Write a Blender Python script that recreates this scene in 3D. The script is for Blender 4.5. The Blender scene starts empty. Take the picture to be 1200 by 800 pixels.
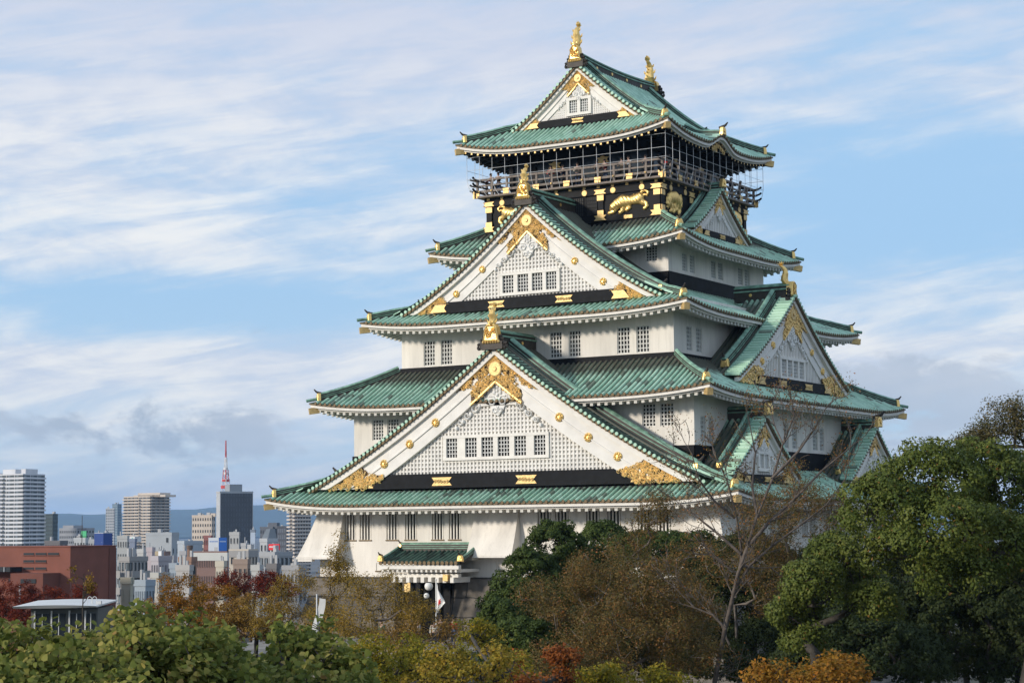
import bpy, math, random
import numpy as np
from mathutils import Vector, Matrix, noise as mnoise
random.seed(7); RNG = np.random.default_rng(7)
SC = bpy.context.scene; COL = SC.collection
PI = math.pi
# ------------------------------------------------------------------ camera
cam_d = bpy.data.cameras.new('camera'); cam = bpy.data.objects.new('camera', cam_d); COL.objects.link(cam)
cam_d.sensor_width = 36; cam_d.sensor_fit = 'HORIZONTAL'; cam_d.lens = 2259.08*36/1200
cam_d.clip_start = 1; cam_d.clip_end = 60000
_R = Vector((0.85218206, 0.52316238, -0.00931984)); _U = Vector((0.05890437, -0.07822083, 0.99519434)); _F = Vector((-0.51991923, 0.84863575, 0.09747494))
CAM = Vector((71.334, -132.666, 3.255))
_m = Matrix((( _R.x, _U.x, -_F.x, CAM.x), (_R.y, _U.y, -_F.y, CAM.y), (_R.z, _U.z, -_F.z, CAM.z), (0, 0, 0, 1)))
cam.matrix_world = _m; SC.camera = cam
# ------------------------------------------------------------------ light
SUN_EL, SUN_AZ = math.radians(17.5), math.radians(212)      # azimuth clockwise from +Y
sdir = Vector((math.sin(SUN_AZ)*math.cos(SUN_EL), math.cos(SUN_AZ)*math.cos(SUN_EL), math.sin(SUN_EL)))
sl = bpy.data.lights.new('sun', 'SUN'); sl.energy = 2.45; sl.angle = math.radians(7); sl.color = (1.0, 0.91, 0.79)
so = bpy.data.objects.new('sun', sl); COL.objects.link(so); so.rotation_euler = sdir.to_track_quat('Z', 'Y').to_euler(); so.location = (0, 0, 120)
W = bpy.data.worlds.new('World'); SC.world = W; W.use_nodes = True
SC.view_settings.view_transform = 'Standard'; SC.view_settings.look = 'None'; SC.view_settings.exposure = 0.5; SC.view_settings.gamma = 1.0
def build_sky():
    nt = W.node_tree; N = nt.nodes; L = nt.links; N.clear()
    def nd(t, **k):
        n = N.new(t)
        for a, v in k.items(): setattr(n, a, v)
        return n
    def mth(op, a, b=None, c=None):
        n = nd('ShaderNodeMath', operation=op)
        for i, v in enumerate((a, b, c)):
            if v is None: continue
            if isinstance(v, (int, float)): n.inputs[i].default_value = v
            else: L.new(v, n.inputs[i])
        return n.outputs[0]
    def ramp(v, lo, hi):
        n = nd('ShaderNodeMapRange', interpolation_type='SMOOTHSTEP'); n.inputs['From Min'].default_value = lo; n.inputs['From Max'].default_value = hi
        L.new(v, n.inputs['Value']); return n.outputs[0]
    out = nd('ShaderNodeOutputWorld'); bg = nd('ShaderNodeBackground'); L.new(bg.outputs[0], out.inputs[0])
    sky = nd('ShaderNodeTexSky', sky_type='NISHITA'); sky.sun_disc = False; sky.sun_elevation = SUN_EL; sky.sun_rotation = SUN_AZ
    sky.air_density = 1.0; sky.dust_density = 0.4; sky.ozone_density = 4.0; sky.altitude = 20
    tc = nd('ShaderNodeTexCoord'); sp = nd('ShaderNodeSeparateXYZ'); L.new(tc.outputs['Generated'], sp.inputs[0])
    az = mth('ARCTAN2', sp.outputs[0], sp.outputs[1])       # 0 north, clockwise +
    el = mth('ARCSINE', sp.outputs[2])
    # streaky high cloud: stretched along the horizon and tilted a little
    u = mth('SUBTRACT', az, -0.55); 
    u2 = mth('ADD', u, mth('MULTIPLY', el, 0.9)); v2 = mth('SUBTRACT', mth('MULTIPLY', el, 3.4), mth('MULTIPLY', u, 0.35))
    cb = nd('ShaderNodeCombineXYZ'); L.new(u2, cb.inputs[0]); L.new(v2, cb.inputs[1]); cb.inputs[2].default_value = 3.7
    def noi(vec, sc, det, rg, off=None, dist=0.0):
        n = nd('ShaderNodeTexNoise'); n.inputs['Scale'].default_value = sc; n.inputs['Detail'].default_value = det; n.inputs['Roughness'].default_value = rg
        n.inputs['Distortion'].default_value = dist
        if off is not None:
            m = nd('ShaderNodeVectorMath', operation='ADD'); L.new(vec, m.inputs[0]); m.inputs[1].default_value = off; vec = m.outputs[0]
        L.new(vec, n.inputs['Vector']); return n.outputs[0]
    big = noi(cb.outputs[0], 5.0, 6, .6, (2.1, 0.4, 0)); fine = noi(cb.outputs[0], 14, 8, .62, (5, 1, 2), 0.5)
    cb3 = nd('ShaderNodeCombineXYZ'); L.new(mth('ADD', u, mth('MULTIPLY', el, .5)), cb3.inputs[0]); L.new(mth('SUBTRACT', mth('MULTIPLY', el, 9), mth('MULTIPLY', u, 1.6)), cb3.inputs[1]); wisp = noi(cb3.outputs[0], 9, 8, .62, (1, 7, 3), .6)
    cirrus = mth('ADD', mth('ADD', mth('MULTIPLY', big, .50), mth('MULTIPLY', fine, .25)), mth('MULTIPLY', wisp, .27))
    # lumpy low cloud
    cb2 = nd('ShaderNodeCombineXYZ'); L.new(u, cb2.inputs[0]); L.new(mth('MULTIPLY', el, 1.9), cb2.inputs[1]); cb2.inputs[2].default_value = 8.3
    low = noi(cb2.outputs[0], 17, 8, .6, (SKY_LOW, 3, 0), 0.3); low2 = noi(cb2.outputs[0], 7, 5, .5, (9, 1, 4))
    def blob(cu, ce, ru, re):
        a = mth('DIVIDE', mth('SUBTRACT', u, cu), ru); b = mth('DIVIDE', mth('SUBTRACT', el, ce), re)
        return mth('POWER', 2.718, mth('MULTIPLY', mth('ADD', mth('MULTIPLY', a, a), mth('MULTIPLY', b, b)), -1.0))
    bias = None
    for cu, ce, ru, re, w in SKY_BIAS:
        t = mth('MULTIPLY', blob(cu, ce, ru, re), w); bias = t if bias is None else mth('ADD', bias, t)
    m1 = ramp(mth('ADD', cirrus, bias), .34, .65)
    rgb = lambda c: tuple(c)+(1,)
    def mixc(f, a, b):
        n = nd('ShaderNodeMix', data_type='RGBA')
        if isinstance(f, float): n.inputs[0].default_value = f
        else: L.new(f, n.inputs[0])
        for k, v in ((6, a), (7, b)):
            if isinstance(v, tuple): n.inputs[k].default_value = rgb(v)
            else: L.new(v, n.inputs[k])
        return n.outputs[2]
    # cloud tints (radiance before the background strength)
    tone = mixc(ramp(mth('ADD', mth('MULTIPLY', wisp, .5), mth('MULTIPLY', fine, .5)), .38, .62), (3.1, 3.4, 4.0), (4.5, 4.5, 4.45)); white = mixc(ramp(el, .16, .30), tone, (2.95, 3.2, 3.9))
    blue = mixc(ramp(el, 0.0, .16), (2.7, 3.5, 4.2), (1.85, 2.95, 4.2)); clear = mixc(.93, sky.outputs[0], blue)
    c1 = mixc(mth('MULTIPLY', m1, .95), clear, white)
    lowband = mth('MULTIPLY', ramp(el, .155, .075), 1.0)
    lb = None
    for cu, ce, ru, re, w in SKY_LOWB:
        t = mth('MULTIPLY', blob(cu, ce, ru, re), w); lb = t if lb is None else mth('ADD', lb, t)
    m2 = ramp(mth('ADD', low, lb), .60, .74)
    shade = ramp(low2, .35, .65)
    grey = mixc(shade, (1.95, 2.35, 2.9), (2.8, 3.1, 3.55))
    c2 = mixc(mth('MULTIPLY', m2, .88), c1, grey)
    L.new(c2, bg.inputs[0]); bg.inputs[1].default_value = 0.15
SKY_LOW = 5.0
SKY_BIAS = [(-0.22, .22, .2, .07, .12), (-.0, .26, .5, .05, .03), (-.19, .118, .13, .016, -.22), (.22, .16, .12, .045, -.20), (.0, .085, .4, .016, .16), (.12, .2, .1, .03, -.06), (.24, .125, .08, .018, .12), (0, .012, .5, .018, .10), (-.2, .04, .3, .012, -.06)]
SKY_LOWB = [(-.19, .052, .12, .020, .17), (.23, .060, .09, .030, .32), (-.05, .065, .05, .012, .14), (0, .25, 1.5, .10, -.5)]
build_sky()
SC.cycles.max_bounces = 6; SC.cycles.transparent_max_bounces = 8

# ------------------------------------------------------------------ materials
def nodemat(name):
    m = bpy.data.materials.new(name); m.use_nodes = True; nt = m.node_tree
    return m, nt, nt.nodes['Principled BSDF']
def simple(name, col, rough=.7, metal=0.0, var=0.12, scale=3.0, bump=0.0, bscale=20, spec=.4, streak=0.0):
    m, nt, b = nodemat(name); L = nt.links
    b.inputs['Roughness'].default_value = rough; b.inputs['Metallic'].default_value = metal; b.inputs['Specular IOR Level'].default_value = spec
    tc = nt.nodes.new('ShaderNodeTexCoord')
    n = nt.nodes.new('ShaderNodeTexNoise'); n.inputs['Scale'].default_value = scale; n.inputs['Detail'].default_value = 6
    mp = nt.nodes.new('ShaderNodeMapping'); mp.inputs['Scale'].default_value = (1, 1, 1-streak); L.new(tc.outputs['Object'], mp.inputs[0]); L.new(mp.outputs[0], n.inputs['Vector'])
    r = nt.nodes.new('ShaderNodeValToRGB'); L.new(n.outputs[0], r.inputs[0])
    r.color_ramp.elements[0].position = .3; r.color_ramp.elements[1].position = .7
    r.color_ramp.elements[0].color = tuple(c*(1-var) for c in col)+(1,); r.color_ramp.elements[1].color = tuple(min(1, c*(1+var*.6)) for c in col)+(1,)
    L.new(r.outputs[0], b.inputs['Base Color'])
    if bump:
        n2 = nt.nodes.new('ShaderNodeTexNoise'); n2.inputs['Scale'].default_value = bscale; n2.inputs['Detail'].default_value = 4; L.new(tc.outputs['Object'], n2.inputs['Vector'])
        bp = nt.nodes.new('ShaderNodeBump'); bp.inputs['Strength'].default_value = bump; bp.inputs['Distance'].default_value = .05
        L.new(n2.outputs[0], bp.inputs['Height']); L.new(bp.outputs[0], b.inputs['Normal'])
    return m
def glass_mat(name, col=(.02, .03, .035), rough=.12):
    m, nt, b = nodemat(name); b.inputs['Base Color'].default_value = col+(1,); b.inputs['Roughness'].default_value = rough; b.inputs['Specular IOR Level'].default_value = .25
    return m
def tile_mat(name, c_lo, c_hi, dark, darkamt=.5, vtop=99.0):
    """verdigris copper tiles: each tile (UV cell) has its own tint; weathered dark patches; brown past vtop: unoxidised stain sheltered under the wall above, painted shade on dormer slopes"""
    m, nt, b = nodemat(name); L = nt.links; N = nt.nodes
    b.inputs['Roughness'].default_value = .55; b.inputs['Specular IOR Level'].default_value = .35
    uv = N.new('ShaderNodeUVMap'); sp = N.new('ShaderNodeSeparateXYZ'); L.new(uv.outputs[0], sp.inputs[0])
    def mth(op, a, bb=None):
        n = N.new('ShaderNodeMath'); n.operation = op
        for i, v in enumerate((a, bb)):
            if v is None: continue
            if isinstance(v, (int, float)): n.inputs[i].default_value = v
            else: L.new(v, n.inputs[i])
        return n.outputs[0]
    fu = mth('FLOOR', sp.outputs[0]); fv = mth('FLOOR', mth('DIVIDE', sp.outputs[1], .62))
    cb = N.new('ShaderNodeCombineXYZ'); L.new(fu, cb.inputs[0]); L.new(fv, cb.inputs[1])
    wn = N.new('ShaderNodeTexWhiteNoise'); wn.noise_dimensions = '3D'; L.new(cb.outputs[0], wn.inputs['Vector'])
    tc = N.new('ShaderNodeTexCoord'); ns = N.new('ShaderNodeTexNoise'); ns.inputs['Scale'].default_value = .55; ns.inputs['Detail'].default_value = 8; ns.inputs['Roughness'].default_value = .65
    L.new(tc.outputs['Object'], ns.inputs['Vector'])
    n2 = N.new('ShaderNodeTexNoise'); n2.inputs['Scale'].default_value = 5; n2.inputs['Detail'].default_value = 5; L.new(tc.outputs['Object'], n2.inputs['Vector'])
    mx = N.new('ShaderNodeMix'); mx.data_type = 'RGBA'; L.new(mth('ADD', mth('MULTIPLY', wn.outputs[0], .7), mth('MULTIPLY', n2.outputs[0], .3)), mx.inputs[0]); mx.inputs[6].default_value = c_lo+(1,); mx.inputs[7].default_value = c_hi+(1,)
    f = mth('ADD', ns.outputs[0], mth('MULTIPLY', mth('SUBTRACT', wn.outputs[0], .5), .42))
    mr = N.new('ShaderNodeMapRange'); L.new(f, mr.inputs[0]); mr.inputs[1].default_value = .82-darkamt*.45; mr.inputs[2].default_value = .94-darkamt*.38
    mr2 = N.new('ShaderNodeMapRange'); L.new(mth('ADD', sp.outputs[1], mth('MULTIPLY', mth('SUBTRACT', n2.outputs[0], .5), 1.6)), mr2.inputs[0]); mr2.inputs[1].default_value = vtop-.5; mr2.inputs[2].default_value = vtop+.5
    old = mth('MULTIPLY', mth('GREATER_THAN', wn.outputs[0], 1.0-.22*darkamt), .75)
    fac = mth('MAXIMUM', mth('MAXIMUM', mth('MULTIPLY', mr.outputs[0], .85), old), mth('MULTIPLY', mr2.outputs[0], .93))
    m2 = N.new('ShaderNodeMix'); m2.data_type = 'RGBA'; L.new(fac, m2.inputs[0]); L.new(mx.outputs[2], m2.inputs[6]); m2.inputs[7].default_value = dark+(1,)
    L.new(m2.outputs[2], b.inputs['Base Color'])
    bp = N.new('ShaderNodeBump'); bp.inputs['Strength'].default_value = .3; bp.inputs['Distance'].default_value = .04; L.new(n2.outputs[0], bp.inputs['Height']); L.new(bp.outputs[0], b.inputs['Normal'])
    return m
def stone_mat(name):
    m, nt, b = nodemat(name); L = nt.links; N = nt.nodes; b.inputs['Roughness'].default_value = .85
    uv = N.new('ShaderNodeUVMap')
    br = N.new('ShaderNodeTexBrick'); br.offset = .37; br.inputs['Scale'].default_value = 1; br.inputs['Brick Width'].default_value = 2.9; br.inputs['Row Height'].default_value = 1.35; br.inputs['Mortar Size'].default_value = .035
    br.inputs['Color1'].default_value = (.11, .10, .088, 1); br.inputs['Color2'].default_value = (.20, .175, .145, 1); br.inputs['Mortar'].default_value = (.03, .03, .028, 1); br.inputs['Bias'].default_value = -.1
    tc = N.new('ShaderNodeTexCoord'); ns = N.new('ShaderNodeTexNoise'); ns.inputs['Scale'].default_value = 1.3; ns.inputs['Detail'].default_value = 8; L.new(tc.outputs['Object'], ns.inputs['Vector'])
    va = N.new('ShaderNodeVectorMath'); va.operation = 'MULTIPLY_ADD'; L.new(ns.outputs['Color'], va.inputs[0]); va.inputs[1].default_value = (.15, .15, 0); L.new(uv.outputs[0], va.inputs[2])
    L.new(va.outputs[0], br.inputs['Vector'])
    mx = N.new('ShaderNodeMix'); mx.data_type = 'RGBA'; mx.blend_type = 'MULTIPLY'; mx.inputs[0].default_value = .8; L.new(br.outputs[0], mx.inputs[6])
    r = N.new('ShaderNodeValToRGB'); L.new(ns.outputs[0], r.inputs[0]); r.color_ramp.elements[0].color = (.45, .42, .38, 1); r.color_ramp.elements[0].position = .35; r.color_ramp.elements[1].color = (1.1, 1.05, 1, 1); r.color_ramp.elements[1].position = .65
    L.new(r.outputs[0], mx.inputs[7]); L.new(mx.outputs[2], b.inputs['Base Color'])
    bp = N.new('ShaderNodeBump'); bp.inputs['Strength'].default_value = .7; bp.inputs['Distance'].default_value = .1; L.new(br.outputs['Fac'], bp.inputs['Height']); bp.invert = True; L.new(bp.outputs[0], b.inputs['Normal'])
    return m
def rnd_mat(name, stops, rough=.55, transl=.3, spec=.14):
    """foliage: the 'rnd' attribute picks one of the leaf tints"""
    m, nt, b = nodemat(name); L = nt.links; N = nt.nodes
    at = N.new('ShaderNodeAttribute'); at.attribute_name = 'rnd'
    r = N.new('ShaderNodeValToRGB'); els = r.color_ramp.elements
    for i, (p, c) in enumerate(stops):
        e = els[i] if i < 2 else els.new(p)
        e.position = p; e.color = c+(1,)
    L.new(at.outputs['Fac'], r.inputs[0]); L.new(r.outputs[0], b.inputs['Base Color']); b.inputs['Roughness'].default_value = rough; b.inputs['Specular IOR Level'].default_value = spec
    tr = N.new('ShaderNodeBsdfTranslucent'); L.new(r.outputs[0], tr.inputs[0]); ms = N.new('ShaderNodeMixShader'); ms.inputs[0].default_value = transl
    L.new(b.outputs[0], ms.inputs[1]); L.new(tr.outputs[0], ms.inputs[2]); L.new(ms.outputs[0], N['Material Output'].inputs[0])
    return m
MT = {}
MT['plaster'] = simple('plaster', (.81, .76, .68), .85, var=.15, scale=.8, streak=.8)
def add_streaks(m, amt):
    nt = m.node_tree; N = nt.nodes; L = nt.links; b = N['Principled BSDF']; src = b.inputs['Base Color'].links[0].from_socket
    tc = N.new('ShaderNodeTexCoord'); mp = N.new('ShaderNodeMapping'); mp.inputs['Scale'].default_value = (2.6, 2.6, .16); L.new(tc.outputs['Object'], mp.inputs[0])
    n = N.new('ShaderNodeTexNoise'); n.inputs['Scale'].default_value = 1.6; n.inputs['Detail'].default_value = 7; n.inputs['Roughness'].default_value = .65; L.new(mp.outputs[0], n.inputs['Vector'])
    r = N.new('ShaderNodeMapRange'); r.inputs[1].default_value = .50; r.inputs[2].default_value = .72; r.inputs[3].default_value = 0; r.inputs[4].default_value = amt; L.new(n.outputs[0], r.inputs[0])
    x = N.new('ShaderNodeMix'); x.data_type = 'RGBA'; L.new(r.outputs[0], x.inputs[0]); L.new(src, x.inputs[6]); x.inputs[7].default_value = (.40, .37, .32, 1); L.new(x.outputs[2], b.inputs['Base Color'])
add_streaks(MT['plaster'], .27)
MT['trim'] = simple('white_trim', (.81, .77, .695), .8, var=.10, scale=1.5)
MT['lattice'] = simple('white_lattice', (.81, .775, .71), .8, var=.10, scale=1)
MT['bars'] = simple('grille', (.68, .67, .63), .7)
MT['pane'] = glass_mat('window_dark', (.030, .028, .025), .6)
MT['gold'] = simple('gold_leaf', (.92, .62, .22), .38, .8, .14, 4, .4, 9)
MT['goldflat'] = simple('gold_plate', (.72, .50, .21), .5, .45, .22, 5, .4, 14)
MT['bronze'] = simple('tile_end_bronze', (.17, .115, .055), .6, .2, .35, 6)
MT['black'] = simple('black_lacquer', (.009, .009, .010), .55, var=.3, scale=2, spec=.12)
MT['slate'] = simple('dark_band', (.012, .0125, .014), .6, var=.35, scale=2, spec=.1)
MT['gild_ground'] = simple('gilt_ground', (.13, .075, .03), .7, .1, .4, 8); MT['gilt'] = simple('gilt_scroll', (.95, .66, .27), .42, .55, .12, 6)
MT['brown'] = simple('dark_copper', (.055, .045, .036), .6, .1, .35, 3)
MT['wood'] = simple('rail_wood', (.22, .18, .15), .7, var=.25, scale=4)
MT['wire'] = simple('cage_steel', (.72, .73, .74), .6, .0, .1)
MT['ridge_g'] = simple('ridge_verdigris', (.22, .38, .28), .6, var=.5, scale=2.5)
MT['valley'] = simple('valley_tiles', (.085, .115, .085), .7, var=.6, scale=1.6, spec=.2)
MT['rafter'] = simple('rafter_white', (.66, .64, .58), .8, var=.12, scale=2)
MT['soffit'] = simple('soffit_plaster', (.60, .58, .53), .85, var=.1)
MT['carv'] = simple('carved_plaster', (.80, .78, .73), .8, var=.15, scale=3)
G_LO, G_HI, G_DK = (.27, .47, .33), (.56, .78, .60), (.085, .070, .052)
MT['stone'] = stone_mat('granite_blocks')

# ------------------------------------------------------------------ mesh builder
class MB:
    def __init__(s): s.v = []; s.f = []; s.m = []; s.uv = []; s.hasuv = False; s.sm = False
    def add(s, vs, fs, mi=0, uvs=None):
        o = len(s.v); s.v += [tuple(p) for p in vs]
        for k, f in enumerate(fs):
            s.f.append(tuple(o+i for i in f)); s.m.append(mi)
            if uvs is not None: s.hasuv = True; s.uv.append([uvs[i] for i in f])
            else: s.uv.append(None)
    def box(s, x0, x1, y0, y1, z0, z1, mi=0, T=None):
        vs = [(x, y, z) for z in (z0, z1) for x, y in ((x0, y0), (x1, y0), (x1, y1), (x0, y1))]
        if T: vs = [T(*p) for p in vs]
        s.add(vs, [(0, 3, 2, 1), (4, 5, 6, 7), (0, 1, 5, 4), (1, 2, 6, 5), (2, 3, 7, 6), (3, 0, 4, 7)], mi)
    def hexa(s, lo, hi, mi=0):     # two quads (4 points each) joined
        s.add(list(lo)+list(hi), [(0, 3, 2, 1), (4, 5, 6, 7), (0, 1, 5, 4), (1, 2, 6, 5), (2, 3, 7, 6), (3, 0, 4, 7)], mi)
    def quad(s, a, b, c, d, mi=0, uvs=None): s.add([a, b, c, d], [(0, 1, 2, 3)], mi, uvs)
    def sweep(s, path, prof, mi=0, cap=True, closed=True, up=Vector((0, 0, 1)), scale=None, capmi=None):
        n = len(prof); path = [Vector(p) for p in path]; vs = []
        for i, p in enumerate(path):
            t = (path[min(i+1, len(path)-1)]-path[max(i-1, 0)])
            if t.length < 1e-9: t = Vector((0, 1, 0))
            t.normalize(); sd = t.cross(up)
            if sd.length < 1e-4: sd = t.cross(Vector((0, 1, 0)))
            sd.normalize(); u = sd.cross(t); k = scale[i] if scale else 1
            for a, b in prof: vs.append(p+sd*a*k+u*b*k)
        fs = []
        for i in range(len(path)-1):
            for j in range(n if closed else n-1):
                a = i*n+j; b = i*n+(j+1) % n; fs.append((a, b, b+n, a+n))
        s.add(vs, fs, mi)
        if cap and closed:
            o = len(s.v)-len(vs)
            s.f += [tuple(o+j for j in range(n-1, -1, -1)), tuple(o+len(vs)-n+j for j in range(n))]; s.m += [mi if capmi is None else capmi]*2; s.uv += [None, None]
    def tube(s, path, r, n=6, mi=0, cap=True):
        rs = r if isinstance(r, (list, tuple)) else [r]*len(path)
        s.sweep(path, [(math.cos(2*PI*k/n), math.sin(2*PI*k/n)) for k in range(n)], mi, cap, scale=rs)
    def disc(s, c, nrm, r, th, n=12, mi=0, inner=None):
        c = Vector(c); nrm = Vector(nrm).normalized(); a = nrm.orthogonal().normalized(); b = nrm.cross(a)
        ring = lambda rr, h: [c+a*rr*math.cos(2*PI*k/n)+b*rr*math.sin(2*PI*k/n)+nrm*h for k in range(n)]
        vs = ring(r, 0)+ring(r, th*.7)+ring(r*.85, th); fs = []
        for l in range(2):
            for k in range(n): fs.append((l*n+k, l*n+(k+1) % n, (l+1)*n+(k+1) % n, (l+1)*n+k))
        fs.append(tuple(range(2*n, 3*n))); s.add(vs, fs, mi)
    def ball(s, c, r, mi=0, n=10, m=7):
        c = Vector(c); rx, ry, rz = r if isinstance(r, (tuple, list)) else (r, r, r); vs = []
        for i in range(m+1):
            th = PI*i/m
            for k in range(n): vs.append(c+Vector((rx*math.sin(th)*math.cos(2*PI*k/n), ry*math.sin(th)*math.sin(2*PI*k/n), rz*math.cos(th))))
        s.add(vs, [(i*n+k, (i+1)*n+k, (i+1)*n+(k+1) % n, i*n+(k+1) % n) for i in range(m) for k in range(n)], mi)
    def build(s, name, mats, parent=None, smooth=False, origin=None):
        me = bpy.data.meshes.new(name)
        vs = s.v
        if origin is not None: vs = [(p[0]-origin[0], p[1]-origin[1], p[2]-origin[2]) for p in vs]
        me.from_pydata(vs, [], s.f)
        if not isinstance(mats, (list, tuple)): mats = [mats]
        for m in mats: me.materials.append(MT[m] if isinstance(m, str) else m)
        if len(mats) > 1: me.polygons.foreach_set('material_index', s.m)
        if s.hasuv:
            uvl = me.uv_layers.new(name='UVMap'); flat = []
            for f, u in zip(s.f, s.uv):
                if u is None: flat += [0.0, 0.0]*len(f)
                else:
                    for q in u: flat += [q[0], q[1]]
            uvl.data.foreach_set('uv', flat)
        if smooth: me.polygons.foreach_set('use_smooth', [True]*len(me.polygons))
        me.update()
        o = bpy.data.objects.new(name, me); COL.objects.link(o)
        if parent is not None: o.parent = parent
        if origin is not None: o.location = origin
        return o
def tag(o, label=None, cat=None, group=None, kind=None):
    if label: o['label'] = label
    if cat: o['category'] = cat
    if group: o['group'] = group
    if kind: o['kind'] = kind
    return o
def thing(name, label, cat, loc=(0, 0, 0), rz=0, group=None):
    o = bpy.data.objects.new(name, None); COL.objects.link(o); o.location = loc; o.rotation_euler = (0, 0, rz); o.empty_display_size = .3
    return tag(o, label, cat, group)
def SIDE(s):
    return (lambda u, d, z: (u, -d, z), lambda u, d, z: (d, u, z), lambda u, d, z: (-u, d, z), lambda u, d, z: (-d, -u, z))[s]
# ================================================================== CASTLE
castle = thing('castle_keep', 'tall white Japanese castle keep with five tiers of green tiled roofs and gold ornaments', 'castle', (0, 0, 0))
def part(mb, name, mats, parent=castle, **k): return mb.build(name, mats, parent, **k)

def wall_ring(ax, ay, z0, z1, holes, parent, name='wall', mat='plaster', t=.18):
    """four plaster faces with real openings: holes[side] = [(u0,u1,z0,z1)]"""
    mb = MB()
    for s in range(4):
        T = SIDE(s); Lu, Ld = (ax, ay) if s % 2 == 0 else (ay, ax)
        hs = holes.get(s, [])
        us = sorted({-Lu, Lu} | {h[0] for h in hs} | {h[1] for h in hs}); zs = sorted({z0, z1} | {h[2] for h in hs} | {h[3] for h in hs})
        for i in range(len(us)-1):
            for j in range(len(zs)-1):
                cu, cz = (us[i]+us[i+1])/2, (zs[j]+zs[j+1])/2
                if any(h[0] < cu < h[1] and h[2] < cz < h[3] for h in hs): continue
                mb.quad(T(us[i], Ld, zs[j]), T(us[i+1], Ld, zs[j]), T(us[i+1], Ld, zs[j+1]), T(us[i], Ld, zs[j+1]))
        for u0, u1, a, b in hs:
            D = Ld-t
            mb.quad(T(u0, Ld, a), T(u0, D, a), T(u0, D, b), T(u0, Ld, b)); mb.quad(T(u1, D, a), T(u1, Ld, a), T(u1, Ld, b), T(u1, D, b))
            mb.quad(T(u0, Ld, a), T(u1, Ld, a), T(u1, D, a), T(u0, D, a)); mb.quad(T(u0, D, b), T(u1, D, b), T(u1, Ld, b), T(u0, Ld, b))
    return part(mb, name, [mat], parent)
def window(parent, s, Ld, u0, u1, z0, z1, style, t=.18):
    T = SIDE(s); mb = MB(); D = Ld-t+.01
    mb.quad(T(u0, D, z0), T(u1, D, z0), T(u1, D, z1), T(u0, D, z1), 1)
    w, h = u1-u0, z1-z0
    if style == 'bars':
        n = 4
        for k in range(n):
            c = u0+w*(k+.5)/n; mb.box(c-.05, c+.05, D+.03, D+.12, z0+.002, z1-.002, 0, T)
        mb.box(u0-.05, u1+.05, Ld+.003, Ld+.06, z0-.10, z0-.01, 2, T)
    elif style == 'grid':
        for k in range(1, 4): c = u0+w*k/4; mb.box(c-.04, c+.04, D+.05, D+.09, z0, z1, 0, T)
        for k in range(1, 6): c = z0+h*k/6; mb.box(u0, u1, D+.04, D+.07, c-.036, c+.036, 0, T)
        for a, b in ((u0, u0+.06), (u1-.06, u1)): mb.box(a, b, D+.03, D+.11, z0+.002, z1-.002, 0, T)
        for a, b in ((z0, z0+.06), (z1-.06, z1)): mb.box(u0+.061, u1-.061, D+.03, D+.11, a, b, 0, T)
    return part(mb, 'window', ['trim' if style == 'bars' else 'bars', 'pane', 'bronze'], parent)
def tier(ax, ay, z0, z1, wins, style, name='wall'):
    """wins[side] = [(u0,u1,z0,z1)]"""
    w = wall_ring(ax, ay, z0, z1, wins, castle, name)
    for s, hs in wins.items():
        for h in hs: window(w, s, ay if s % 2 == 0 else ax, *h, style)
    return w
# --- first tier
f1 = [(-14.05, -13.0), (-12.68, -11.62), (-10.27, -9.23), (-8.62, -7.59), (-6.28, -5.27), (-4.83, -3.8), (2.55, 3.62), (3.95, 5.02), (6.4, 7.46), (8.05, 9.12), (10.4, 11.45), (11.8, 12.87)]
w1 = {0: [(a, b, 2.68, 4.56) for a, b in f1]+[(-11.2, -10.8, .45, .98), (-.84, -.36, .5, 1.06)],
      1: [(a, a+1.05, 2.68, 4.56) for a in (-13.6, -12.2, -8.9, -7.5, -3.2, -1.8, 1.0, 2.4, 6.4, 7.8, 11, 12.4)],
      3: [(a, a+1.05, 2.68, 4.56) for a in (-13.6, -12.2, -8.9, -7.5, -3.2, -1.8, 1.0, 2.4, 6.4, 7.8, 11, 12.4)]}
wall1 = tier(16.3, 17.22, 0, 6.2, w1, 'bars')
# --- second
w2 = {0: [(-12.43, -11.43, 10.0, 11.53), (-11.08, -10.07, 10.0, 11.53), (10.18, 11.2, 10.2, 11.76), (11.55, 12.57, 10.2, 11.76)],
      1: [(a, b, 9.1, 10.85) for a, b in ((-15.0, -14.15), (-13.75, -12.85), (-1.06, -.14), (.5, 1.44), (4.4, 5.38), (5.78, 6.7), (12.85, 13.75), (14.15, 15.0))],
      3: [(a, b, 9.1, 10.85) for a, b in ((-13.75, -12.85), (-1.06, -.14), (.5, 1.44), (12.85, 13.75))]}
tier(14.11, 15.93, 7.0, 13.4, w2, 'grid')
# --- third
w3 = {0: [(a, b, 15.55, 17.42) for a, b in ((-9.46, -8.46), (-7.92, -6.92), (1.5, 2.49), (3.07, 4.04), (7.0, 8.0), (8.53, 9.54))],
      1: [(a, b, 15.7, 17.45) for a, b in ((-11.53, -10.6), (-9.98, -9.05), (9.05, 9.98), (10.6, 11.53))],
      3: [(a, b, 15.7, 17.45) for a, b in ((-11.53, -10.6), (-9.98, -9.05), (9.05, 9.98), (10.6, 11.53))]}
tier(11.46, 13.47, 13.5, 19.6, w3, 'grid')
# --- fourth
w4 = {0: [(6.7, 7.66, 22.7, 23.95), (-7.66, -6.7, 22.7, 23.95)], 1: [(a, b, 22.15, 23.5) for a, b in ((-6.15, -5.25), (-4.9, -4.0), (-1.25, -.38), (-.02, .87), (3.55, 4.48), (4.8, 5.72))],
      3: [(a, b, 22.15, 23.5) for a, b in ((-6.15, -5.25), (-4.9, -4.0), (3.55, 4.48), (4.8, 5.72))]}
tier(8.57, 8.38, 20.0, 25.3, w4, 'grid')
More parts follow.
